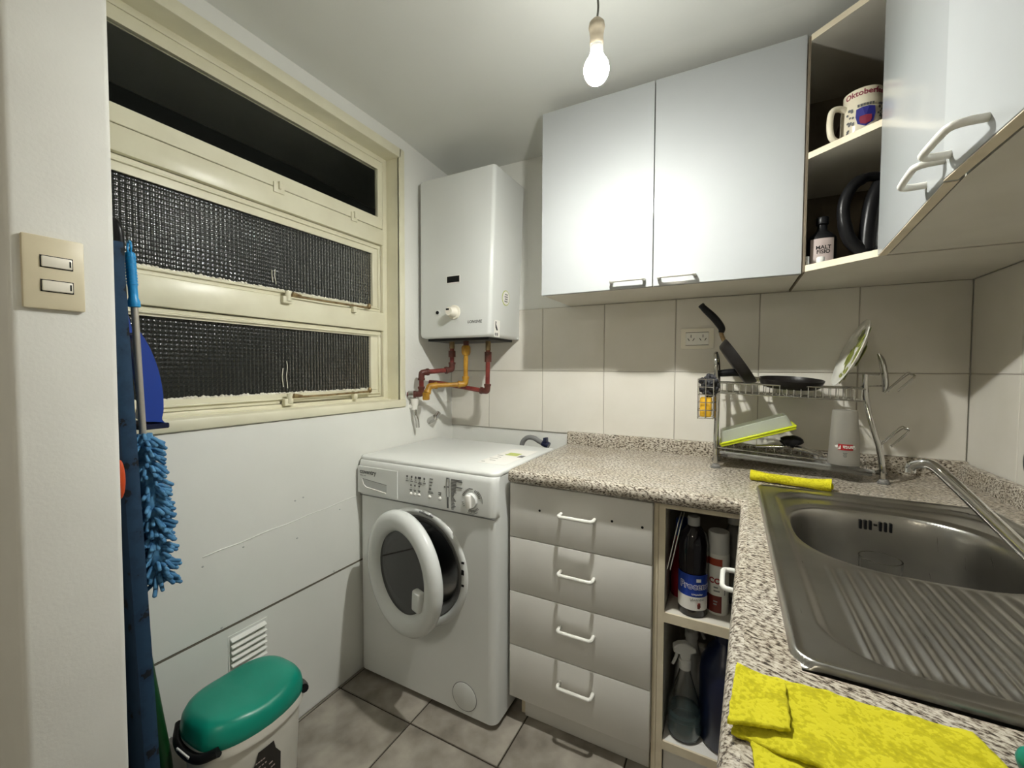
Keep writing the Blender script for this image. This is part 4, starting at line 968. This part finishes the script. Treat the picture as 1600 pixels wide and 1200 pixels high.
# ------------------------------------------------------------------ cloths on the worktop
def cloth_flat():
    t = thing('yellow_cloth', (.10, .44, ZT), 'large yellow cleaning cloth spread at the near end of the worktop', 'cloth')
    rnd = random.Random(11)
    # upper layer: outline in plan, bilinear patch, droops over the worktop edge on the left
    def patch(c00, c10, c11, c01, z, nx=40, ny=18, wob=.002, seed=0):
        g = []
        for i in range(nx+1):
            row = []
            for j in range(ny+1):
                u, v = i/nx, j/ny
                x = (1-u)*(1-v)*c00[0]+u*(1-v)*c10[0]+u*v*c11[0]+(1-u)*v*c01[0]
                y = (1-u)*(1-v)*c00[1]+u*(1-v)*c10[1]+u*v*c11[1]+(1-u)*v*c01[1]
                ed = min(u, 1-u, v, 1-v)
                nz = noise.noise((x*22+seed, y*22, seed*1.7)); nf = noise.noise((x*90+seed, y*90, 3.1))
                if ed == 0: x += .0016*noise.noise((x*140, y*140, seed)); y += .0016*noise.noise((x*140+9, y*140, seed))
                zz = z+.0030+wob*(nz+.6*noise.noise((x*55+seed, y*30+x*20, seed)))+.0007*nf
                row.append((x, y, max(zz, z+.0008)))
            g.append(row)
        return MB().grid(g)
    o = obj('lower_layer', patch((.020, .441), (.19, .40), (.17, .33), (.024, .36), ZT+.001, 36, 14, .003, 4), M_['cloth'], t, smooth=180)
    s = o.modifiers.new('t', 'SOLIDIFY'); s.thickness = .0028; s.offset = 1
    o = obj('upper_layer', patch((.006, .423), (.232, .392), (.198, .521), (.012, .517), ZT+.004, 60, 30, .0032, 9), M_['cloth'], t, smooth=180)
    s = o.modifiers.new('t', 'SOLIDIFY'); s.thickness = .003; s.offset = 1
    o = obj('folded_flap', patch((.002, .424), (.052, .441), (.054, .506), (.010, .513), ZT+.0100, 26, 24, .0024, 2), M_['cloth'], t, smooth=180)
    s = o.modifiers.new('t', 'SOLIDIFY'); s.thickness = .003; s.offset = 1
cloth_flat()
def cloth_roll():
    a, b = Vector((.055, 1.462, ZT+.0145)), Vector((.247, 1.425, ZT+.0140)); d = (b-a)
    r = []; n = 40
    for i in range(n+1):
        u = i/n; c = a+d*u; fl = 1+.28*(abs(u-.45)*2)**3
        px = Vector((-d.y, d.x, 0)).normalized(); rg = []
        for k in range(22):
            q = 2*math.pi*k/22; w_ = 1+.10*noise.noise((u*9, math.cos(q)*1.3, math.sin(q)*1.3))
            rg.append(c+px*(math.cos(q)*.0150*fl*w_)+Vector((0, 0, 1))*(math.sin(q)*.0128*fl*w_)+Vector((0,0,.0115*(fl-1))))
        r.append(rg)
    t = thing('yellow_cloth', (a+b)/2-Vector((0,0,.012)), 'yellow cloth rolled up between the dish rack and the sink', 'cloth')
    obj('roll', MB().rings([[p[:] for p in q] for q in r]), M_['cloth'], t, smooth=70)
    e = b+Vector((.001, 0, 0)); sp_ = [(e.x+.002*i/30, e.y+.0105*(1-i/34)*math.cos(i*.55), e.z+.0085*(1-i/34)*math.sin(i*.55)) for i in range(30)]
    obj('rolled_edge', MB().tube(sp_, .0016, 6), M_['cloth'], t, smooth=70)
cloth_roll()
br = thing('dish_brush', (.255, .47, ZT), 'teal green plastic scrubber at the near end of the worktop', 'brush')
Mb = frame((.245, .487, ZT+.012), (.55, -.80, 0), (.8, .55, 0))
obj('body', MB().rbox(-.028, .075, -.022, .022, -.011, .012, .010, 3, Mb), M_['tealid'], br, smooth=60)
for k in (-.008, .008): obj('ridge', MB().tube([(-.018, k, .012), (.07, k, .012)], .003, 8, M=Mb), M_['tealid'], br, smooth=60)
la = thing('black_ladle', (.60, 1.42, .95), 'black rounded utensil at the right edge by the tiled wall', 'utensil')
obj('head', MB().sphere((.628, 1.437, .985), .040, 20, 12, (.32, .62, 1.05)), M_['black'], la, smooth=80)
obj('handle', MB().tube([(.632, 1.432, 1.02), (.634, 1.415, 1.12), (.636, 1.405, 1.20)], .006, 10), M_['black'], la, smooth=60)
obj('hook', MB().tube([(.642, 1.405, 1.195), (.628, 1.405, 1.195), (.626, 1.405, 1.203)], .003, 8), M_['chrome'], la, smooth=60)

# ------------------------------------------------------------------ things in the corner shelf unit
def mug():
    c = Vector((.296, 1.462, 1.807)); t = thing('mug', c, 'cream beer festival mug with a crest on the middle corner shelf', 'mug')
    M = Matrix.Translation(c)
    obj('cup', MB().lathe([(0, 0), (.046, 0), (.048, .003), (.0475, .070), (.0475, .085), (.046, .098), (.0425, .108), (.0425, .132), (.0395, .132), (.0395, .108), (.043, .092), (.044, .006), (0, .005)], 44, M), M_['ceramic'], t, smooth=45)
    ang = math.radians(205)                     # handle points left, towards the cabinet
    hd = Vector((math.cos(ang), math.sin(ang), 0))
    p = lambda r, z: c+hd*r+Vector((0,0,z))
    obj('handle', MB().tube(bezier([p(.044, .090), p(.062, .096), p(.080, .088), p(.085, .056), p(.080, .022), p(.062, .009), p(.044, .016)], 5), .0078, 12), M_['ceramic'], t, smooth=60)
    Mw = M @ Matrix.Rotation(math.radians(-2), 4, 'Z')
    obj('lettering', text_mb('Oktoberfest', .0195, Mw @ Matrix.Translation((0, 0, .119)), wrap=.0428, bold=.0004), M_['crestred'], t)
    obj('lettering', text_mb('Argentina', .009, Mw @ Matrix.Translation((0, 0, .011)), wrap=.0486, bold=.0002), M_['grey_print'], t)
    def patch(cx, cz, pts, off):
        poly = [((.0486+off)*math.sin((cx+x)/.0486), -(.0486+off)*math.cos((cx+x)/.0486), cz+z) for x, z in pts]
        cen = ((.0488+off)*math.sin(cx/.0486), -(.0488+off)*math.cos(cx/.0486), cz)
        m = MB(); n = len(poly); m.add([cen]+poly, [(0, i+1, (i+1) % n+1) for i in range(n)], Mw); return m
    sh = [(-.017, .020), (-.006, .022), (.006, .022), (.017, .020), (.018, .004), (.014, -.012), (0, -.020), (-.014, -.012), (-.018, .004)]
    k = obj('crest', patch(-.002, .052, [(x*1.15, z*1.2) for x, z in sh], .0004), M_['crestblue'], t)
    obj('crest_field', patch(-.002, .044, [(x*.72, z*.55) for x, z in sh], .0010), M_['crestred'], k)
    m = MB(); rnd = random.Random(2)
    for i in range(34):
        s_ = rnd.choice((-1, 1)); x = -.002+s_*rnd.uniform(.024, .040); z = rnd.uniform(.022, .084)
        q = patch(x, z, [(.0034*math.cos(a)*rnd.uniform(.6, 1.3), .0034*math.sin(a)*rnd.uniform(.6, 1.3)) for a in np.linspace(0, 6.28, 7)[:-1]], .0008); m.add(q.v, q.f)
    for i in range(6):
        q = patch(-.017+.006*i, .083, [(-.002, -.003), (.002, -.003), (.0025, .004), (-.0025, .004)], .0008); m.add(q.v, q.f)
    obj('crest_mantling', m, M_['grey_print'], k)
mug()
tag(obj('cardboard_box', MB().rbox(.272, .42, 1.56, 1.70, 1.807, 1.948, .003, 1), M_['brownbox'], smooth=30), 'brown box behind the mug on the middle corner shelf', 'box')
def tall_bottle():
    c = Vector((.219, 1.492, 1.4955)); t = thing('liquor_bottle', c, 'small dark bottle with a pale label beside the kettle', 'bottle'); M = Matrix.Translation(c)
    obj('glass', MB().lathe([(0, 0), (.033, 0), (.035, .003), (.035, .072), (.033, .082), (.022, .095), (.0125, .103), (.0115, .120), (0, .120)], 32, M, sy=.75), M_['black'], t, smooth=45)
    obj('cap', MB().lathe([(.0145, .120), (.0150, .122), (.0150, .138), (.0140, .140), (0, .140)], 24, M), M_['black'], t, smooth=40)
    g = []
    for a in np.linspace(-.95, .75, 16): g.append([(.0358*math.sin(a), -.0358*.75*math.cos(a), z) for z in (.006, .076)])
    o = obj('label', MB().grid(g, M), M_['pinklabel'], t); s = o.modifiers.new('t', 'SOLIDIFY'); s.thickness = .0004
    for s_, z in (('MALT', .050), ('FISIO', .038)):
        tx = text_mb(s_, .0145, wrap=.0362, bold=.0003); q = MB(); q.v = [(x, y*.75, zz+z) for x, y, zz in tx.v]; q.f = tx.f
        r = MB(); r.add(q.v, q.f, M); obj('lettering', r, M_['black'], t)
tall_bottle()
sm = thing('spice_jar', (.197, 1.452, 1.4955), 'tiny clear jar at the front corner of the bottom corner shelf', 'jar')
sm.location.x += .006; WLOC[sm.name] = Vector(sm.location)
obj('jar_body', MB().lathe([(0, 0), (.010, 0), (.010, .018), (.008, .020), (0, .020)], 16, Matrix.Translation((.2105, 1.449, 1.4955))), M_['cap'], sm, smooth=40)
def kettle():
    c = Vector((.385, 1.49, 1.4955)); t = thing('electric_kettle', c, 'steel and black electric kettle on the bottom corner shelf', 'kettle'); M = Matrix.Translation(c)
    obj('base', MB().lathe([(0, 0), (.066, 0), (.068, .006), (.066, .030), (.064, .034), (0, .034)], 40, M), M_['black'], t, smooth=40)
    obj('kettle_body', MB().lathe([(.064, .034), (.065, .050), (.060, .12), (.050, .185), (.046, .198), (0, .198)], 48, M), M_['steelkettle'], t, smooth=40)
    obj('lid', MB().lathe([(.047, .196), (.046, .208), (.036, .220), (.012, .226), (0, .226)], 40, M), M_['black'], t, smooth=40)
    hd = Vector((-.96, -.28, 0)).normalized(); p = lambda r, z: c+hd*r+Vector((0,0,z))
    obj('handle', MB().tube(bezier([p(.035, .222), p(.075, .226), p(.110, .205), (p(.130, .158)), p(.128, .105), p(.110, .055), p(.072, .022)], 6), [.012]*8+[.0145]*16+[.016]*12+[.018], 14), M_['black'], t, smooth=60)
    obj('water_window', MB().tube(bezier([p(.046, .205), p(.062, .16), p(.070, .10), p(.074, .03)], 6), .019, 14), M_['black'], t, smooth=60)
kettle()

# ------------------------------------------------------------------ bottles in the open base cabinet
def wrap_patch(M, r, a0, a1, z0, z1, off=.0006, n=16, sy=1.0):
    g = [[((r+off)*math.sin(a), -(r+off)*math.cos(a)*sy, z) for z in (z0, z1)] for a in np.linspace(a0, a1, n)]
    return MB().grid(g, M)
def put(nm, mb, m, t):
    o = obj(nm, mb, m, t); s = o.modifiers.new('t', 'SOLIDIFY'); s.thickness = .0004; return o
zs = .504
def proc():
    c = Vector((-.090, 1.300, zs)); M = Matrix.Translation(c); t = thing('cleaner_bottle', c, 'dark floor cleaner bottle with a blue and white label', 'bottle')
    obj('bottle_body', MB().lathe([(0, 0), (.036, 0), (.039, .004), (.039, .10), (.037, .125), (.039, .15), (.039, .205), (.034, .228), (.016, .252), (.013, .256), (0, .256)], 36, M), M_['darkliquid'], t, smooth=45)
    obj('cap', MB().lathe([(.0160, .252), (.0165, .254), (.0165, .274), (.015, .277), (0, .277)], 24, M), M_['greycap'], t, smooth=40)
    put('label_top', wrap_patch(M, .039, -1.35, 1.35, .060, .122), M_['bluelabel'], t)
    put('label_bottom', wrap_patch(M, .039, -1.35, 1.35, .022, .060), M_['white'], t)
    Mr = M @ Matrix.Rotation(.38, 4, 'Z')
    obj('lettering', text_mb('Procenex', .0255, Mr @ Matrix.Translation((0, 0, .090)), wrap=.0398, bold=.0013), M_['white'], t)
    obj('lettering', text_mb('Procenex', .0255, Mr @ Matrix.Translation((0, 0, .090)), wrap=.0402, bold=0), M_['bluelabel'], t)
    obj('lettering', text_mb('Limpiador', .0075, Mr @ Matrix.Translation((0, 0, .068)), wrap=.0400), M_['white'], t)
    obj('lettering', text_mb('LAVANDA', .0085, Mr @ Matrix.Translation((0, 0, .053)), wrap=.0400), M_['mid_grey'], t)
    f = MB()
    for i in range(12):
        a = .45+.03*(i % 4)+.05*math.sin(i*2.3); z = .030+.004*(i//3)
        f.sphere((.0398*math.sin(a), -.0398*math.cos(a), z), .0026, 6, 4, M=M)
    obj('flower_print', f, M_['maroon'], t, smooth=80)
    put('cloud_print', wrap_patch(M, .0394, .30, .62, .103, .112, .0008, 6), M_['white'], t)
proc()
def can():
    c = Vector((-.026, 1.335, zs)); M = Matrix.Translation(c); t = thing('spray_can', c, 'white aerosol can with rust and maroon label bands', 'can')
    obj('can_body', MB().lathe([(0, 0), (.027, 0), (.029, .003), (.029, .172), (.027, .176), (0, .176)], 36, M), M_['white_pl'], t, smooth=40)
    obj('cap', MB().lathe([(.0285, .174), (.0290, .178), (.0280, .230), (.026, .234), (0, .234)], 36, M), M_['cap'], t, smooth=40)
    put('band', wrap_patch(M, .029, -1.5, .38, .142, .162), M_['rust'], t)
    put('band', wrap_patch(M, .029, -1.5, .38, .008, .056), M_['maroon'], t)
    Mr = M @ Matrix.Rotation(-.10, 4, 'Z')
    obj('lettering', text_mb('COL', .0215, Mr @ Matrix.Translation((0, 0, .098)), wrap=.0298, bold=.0007), M_['redlabel'], t)
    pr = MB()
    for z, w_ in ((.080, .4), (.070, .55), (.040, .35), (.032, .3)):
        q = wrap_patch(M, .0292, -.35, -.35+w_, z-.002, z+.002, .0006, 6); pr.add(q.v, q.f)
    put('small_print', pr, M_['mid_grey'], t)
    put('bar_code', wrap_patch(M, .0292, .62, .70, .06, .13, .0006, 4), M_['mid_grey'], t)
can()
def clear_bottle():
    c = Vector((.012, 1.425, zs)); M = Matrix.Translation(c); t = thing('clear_bottle', c, 'clear plastic bottle with a white cap behind the aerosol can', 'bottle')
    obj('bottle_body', MB().lathe([(0, 0), (.033, 0), (.035, .004), (.035, .15), (.032, .18), (.014, .225), (.013, .235), (0, .235)], 32, M), M_['tray'], t, smooth=45)
    obj('cap', MB().lathe([(.0165, .232), (.0165, .256), (.015, .258), (0, .258)], 20, M), M_['white_pl'], t, smooth=40)
clear_bottle()
def red_bottle():
    c = Vector((-.128, 1.385, zs)); M = Matrix.Translation(c); t = thing('red_bottle', c, 'red bottle with a blue cap behind the dark cleaner bottle', 'bottle')
    obj('bottle_body', MB().lathe([(0, 0), (.030, 0), (.032, .004), (.032, .16), (.024, .18), (.014, .19), (0, .19)], 28, M), M_['redbottle'], t, smooth=45)
    obj('cap', MB().lathe([(.020, .186), (.021, .190), (.019, .235), (.012, .24), (0, .24)], 24, M), M_['blue'], t, smooth=40)
red_bottle()
lf = thing('paper_leaflet', (-.142, 1.30, zs), 'folded white leaflet leaning against the shelf side panel', 'leaflet')
for k in (0, .006):
    Ml = frame((-.157+k*1.3, 1.31, .628), (0, 1, .04), (.19, -.03, .98))
    obj('page', MB().rbox(-.045, .045, 0, .145, 0, .0022, .0006, 1, Ml), M_['white'], lf)
def trigger(name, c, label, mb_mat, s=1.0, liquid=True, rot=0):
    t = thing(name, c, label, 'spray bottle'); M = Matrix.Translation(c) @ Matrix.Rotation(rot, 4, 'Z') @ Matrix.Scale(s, 4)
    obj('bottle_body', MB().lathe([(0, 0), (.042, 0), (.046, .006), (.047, .05), (.043, .095), (.028, .145), (.016, .185), (.0145, .205), (.0135, .205), (.015, .184), (.0265, .145), (.0415, .095), (.0455, .05), (.0445, .008), (0, .006)], 36, M), mb_mat, t, smooth=50)
    if liquid: obj('liquid', MB().lathe([(0, .007), (.044, .009), (.0450, .05), (.0440, .078), (0, .078)], 36, M), M_['bluewater'], t, smooth=50)
    obj('collar', MB().lathe([(.018, .198), (.018, .222), (.014, .226), (0, .226)], 20, M), M_['cap'], t, smooth=40)
    obj('spray_head', MB().prism([(-.034, .262), (-.034, .246), (-.016, .240), (-.012, .222), (.012, .222), (.016, .245), (.030, .250), (.028, .262), (.0, .275), (-.020, .272)], -.011, .011, 'y', M), M_['cap'], t, bevel=.003)
    obj('trigger_lever', MB().tube(bezier([(-.022, 0, .244), (-.026, 0, .225), (-.034, 0, .205)], 4), .0045, 8, M=M), M_['cap'], t, smooth=60)
trigger('spray_bottle', Vector((-.108, 1.312, .125)), 'clear trigger spray bottle half full on the bottom shelf', M_['glass'], 1.0, True, .3)
trigger('spray_bottle', Vector((-.100, 1.435, .125)), 'white trigger spray bottle standing behind the clear one', M_['cap'], 1.12, False, 3.0)
jg = thing('navy_jug', (-.005, 1.345, .125), 'large dark navy plastic jug on the bottom shelf', 'jug')
Mj = Matrix.Translation((-.005, 1.345, .125))
obj('jug_body', MB().lathe([(0, 0), (.058, 0), (.064, .008), (.066, .19), (.062, .225), (.045, .262), (.022, .285), (.020, .298), (0, .298)], 36, Mj, sy=1.15), M_['navy'], jg, smooth=45)
obj('cap', MB().lathe([(.026, .292), (.026, .318), (.024, .320), (0, .320)], 20, Mj), M_['navy'], jg, smooth=40)

# ------------------------------------------------------------------ bin
def dustbin():
    c = Vector((-1.112, .627, 0)); t = thing('waste_bin', c, 'white plastic waste bin with a teal green lid by the left wall', 'bin')
    A, B = .130, .109
    def outline(s, z, extra=0, waist=.07, n=64, dish=0):
        out = []
        for k in range(n):
            a = 2*math.pi*k/n; ca, sa = math.cos(a), math.sin(a)
            y = A*s*math.copysign(abs(sa)**.62, sa); x = B*s*math.copysign(abs(ca)**.62, ca)
            x *= 1+waist*(math.exp(-(y/.062)**2)-.55)+.06*(1-(y/(A*s+1e-9))**2)-.05
            zz = z-dish*math.exp(-(y/.045)**2)
            out.append((c.x+x+math.copysign(extra, ca)*abs(ca), c.y+y+math.copysign(extra, sa)*abs(sa), zz))
        return out
    body = MB().rings([outline(.80, 0), outline(.82, .004), outline(.93, .28), outline(.95, .300)], cap1=False)
    obj('bin_body', body, M_['binwhite'], t, smooth=50)
    obj('rim', MB().rings([outline(.95, .292), outline(1.0, .294), outline(1.005, .302), outline(.99, .318), outline(.95, .318)]), M_['binwhite'], t, smooth=40)
    lid = MB().rings([outline(.975, .312), outline(1.0, .318), outline(.998, .332), outline(.97, .352, dish=.003), outline(.91, .366, dish=.005), outline(.80, .373, dish=.007), outline(.60, .376, dish=.008), outline(.30, .377, dish=.009), outline(.02, .377, dish=.009)])
    obj('lid', lid, M_['tealid'], t, smooth=60)
    for s_ in (-1, 1):
        cl = MB(); y = c.y+s_*(A+.001)
        pts = bezier([(c.x-.085, y-s_*.022, .320), (c.x-.05, y-s_*.002, .305), (c.x, y+s_*.004, .300), (c.x+.05, y-s_*.002, .305), (c.x+.085, y-s_*.022, .320)], 6)
        q = obj('clip', MB().tube(pts, .011, 10), M_['black'], t, smooth=60)
        obj('clip_slot', MB().rbox(c.x-.028, c.x+.028, y+s_*.010-.003, y+s_*.010+.003, .302, .309, .002, 2), M_['white_pl'], q, smooth=40)
    # dark label on the side facing the room
    g = []
    for yy in np.linspace(-.040, .040, 9):
        row = []
        for z in np.linspace(.10, .262, 8):
            k = z/.28; s = .82+.11*k
            top = 1-.35*max(0, (z-.22)/.042); y = yy*(.75+.25*(z < .22))*top
            x = B*s*(1+.07*(math.exp(-(y/.062)**2)-.55)+.06*(1-(y/(A*s))**2)-.05)
            row.append((c.x+x+.0012, c.y-.012+y, z))
        g.append(row)
    lb = put('bin_label', MB().grid(g), M_['blackcol'], t)
    mk = MB(); rnd = random.Random(4)
    for i in range(9):
        z = .235-.013*i; x0 = rnd.uniform(-.030, -.012); x1 = rnd.uniform(.008, .028)
        s = .82+.11*z/.28
        for y in np.linspace(x0, x1, 7):
            if rnd.random() < .75:
                x = B*s*(1+.07*(math.exp(-((y)/.062)**2)-.55)+.06*(1-(y/(A*s))**2)-.05)
                mk.box(c.x+x+.0012, c.x+x+.0022, c.y-.012+y, c.y-.012+y+.0045, z, z+.0028)
    obj('label_print', mk, M_['pinklabel'], lb)
dustbin()

# ------------------------------------------------------------------ cleaning tools behind the wall end
def ironing():
    t = thing('ironing_board', (-1.16, .42, 0), 'folded ironing board with dark blue floral cover standing on end', 'ironing board')
    a, b = Vector((0, .420, .0)), Vector((0, .371, 1.44)); n = 26; rings = []
    for i in range(n+1):
        u = i/n; c = a.lerp(b, u); hw = .115*(1 if u < .7 else max(.25, math.cos((u-.7)/.3*1.35)**.6)); hw *= min(1, .75+u*3)
        xc = -1.056-hw
        rings.append([(xc+dx*hw, c.y+dy*.0125, c.z+.004) for dx, dy in ((-1, -.5), (-.97, -1), (.97, -1), (1, -.5), (1, .5), (.97, 1), (-.97, 1), (-1, .5))])
    obj('padded_board', MB().rings(rings), M_['iron'], t, smooth=60)
    obj('leg_frame', MB().tube(bezier([(-1.085, .385, 1.40), (-1.080, .384, 1.46), (-1.085, .380, 1.485), (-1.11, .378, 1.495), (-1.15, .378, 1.49)], 5), .009, 10), M_['black'], t, smooth=60)
ironing()
def duster():
    t = thing('microfibre_duster', (-1.1, .44, .72), 'blue microfibre duster hanging head down beside the ironing board', 'duster')
    a, b, c, d = Vector((-1.10, .4085, 1.437)), Vector((-1.10, .4135, 1.325)), Vector((-1.10, .422, 1.06)), Vector((-1.095, .440, .735))
    obj('grip', MB().tube(bezier([a, a.lerp(b, .06), a.lerp(b, .5), a.lerp(b, .68), a.lerp(b, .95), b], 4), [.006]*3+[.0085]*8+[.0080]*4+[.0105]*5+[.008], 12), M_['ltblue'], t, smooth=60)
    gr = MB()
    for i in range(10): p = a.lerp(b, .08+.055*i); gr.tube([p+Vector((0,0,-.0016)), p+Vector((0,0,.0016))], .0094, 12)
    obj('grip_rib', gr, M_['ltblue'], t, smooth=60)
    obj('pole', MB().tube([b+Vector((0,0,.01)), c], .0062, 12), M_['pole'], t, smooth=60)
    obj('hanging_loop', MB().tube([(-1.10+.008*math.cos(q), .4080, 1.447+.012*math.sin(q)) for q in np.linspace(0, 6.283, 14)[:-1]], .002, 6, closed=True), M_['ltblue'], t, smooth=60)
    rnd = random.Random(9); h = MB().tube([c, d], .016, 10)
    for i in range(330):
        u = rnd.random(); p = c.lerp(d, u); ang = rnd.uniform(0, 6.283); l_ = rnd.uniform(.022, .034)
        o_ = Vector((math.cos(ang), math.sin(ang), rnd.uniform(-.55, .25))).normalized(); s_ = p+o_*.010
        e_ = p+o_*(.010+l_)+Vector((0, 0, -rnd.uniform(.004, .014)))
        m_ = s_.lerp(e_, .5)+Vector((0, 0, .003)); tip = e_+(e_-m_).normalized()*.002
        h.tube([s_, m_, e_, tip], [.0036, .0042, .0040, .0018], 6)
    o = obj('microfibre_head', h, M_['duster'], t, smooth=70); o['kind'] = 'stuff'
duster()
def pan_tool():
    t = thing('dustpan', (-1.2, .46, 1.06), 'dark blue plastic dustpan hanging before the lower window pane', 'dustpan')
    curve = bezier([(0, .440, 1.278), (0, .456, 1.245), (0, .470, 1.20), (0, .478, 1.15), (0, .479, 1.105), (0, .476, 1.082), (0, .490, 1.070)], 5)
    g = [[(x, p.y, p.z) for x in (-1.27, -1.23, -1.19, -1.15)] for p in curve]
    o = obj('scoop', MB().grid(g), M_['blue'], t, smooth=60); s = o.modifiers.new('t', 'SOLIDIFY'); s.thickness = .003
    side = [(p.y, p.z) for p in curve[:-3]]+[(.438, 1.082)]
    obj('side_wall', MB().prism(side, -1.150, -1.146, 'x'), M_['blue'], t)
    obj('rubber_lip', MB().rbox(-1.27, -1.146, .436, .490, 1.062, 1.074, .002, 1), M_['navy'], t)
    obj('handle', MB().tube([(-1.21, .444, 1.265), (-1.21, .425, 1.36), (-1.21, .412, 1.42)], .010, 10), M_['blue'], t, smooth=60)
pan_tool()
tag(obj('broom_handle', MB().tube([(-1.215, .425, .78), (-1.205, .445, .60), (-1.178, .474, .28), (-1.165, .492, .0)], [.008, .013, .015, .015], 14), M_['green'], smooth=60), 'green plastic broom handle leaning behind the ironing board', 'broom')
tag(obj('scrubbing_brush', MB().sphere((-1.040, .362, .985), .009, 18, 12, (1.2, .8, 4.2)), M_['orange'], smooth=80), 'orange plastic brush edge peeking out beside the wall end', 'brush')
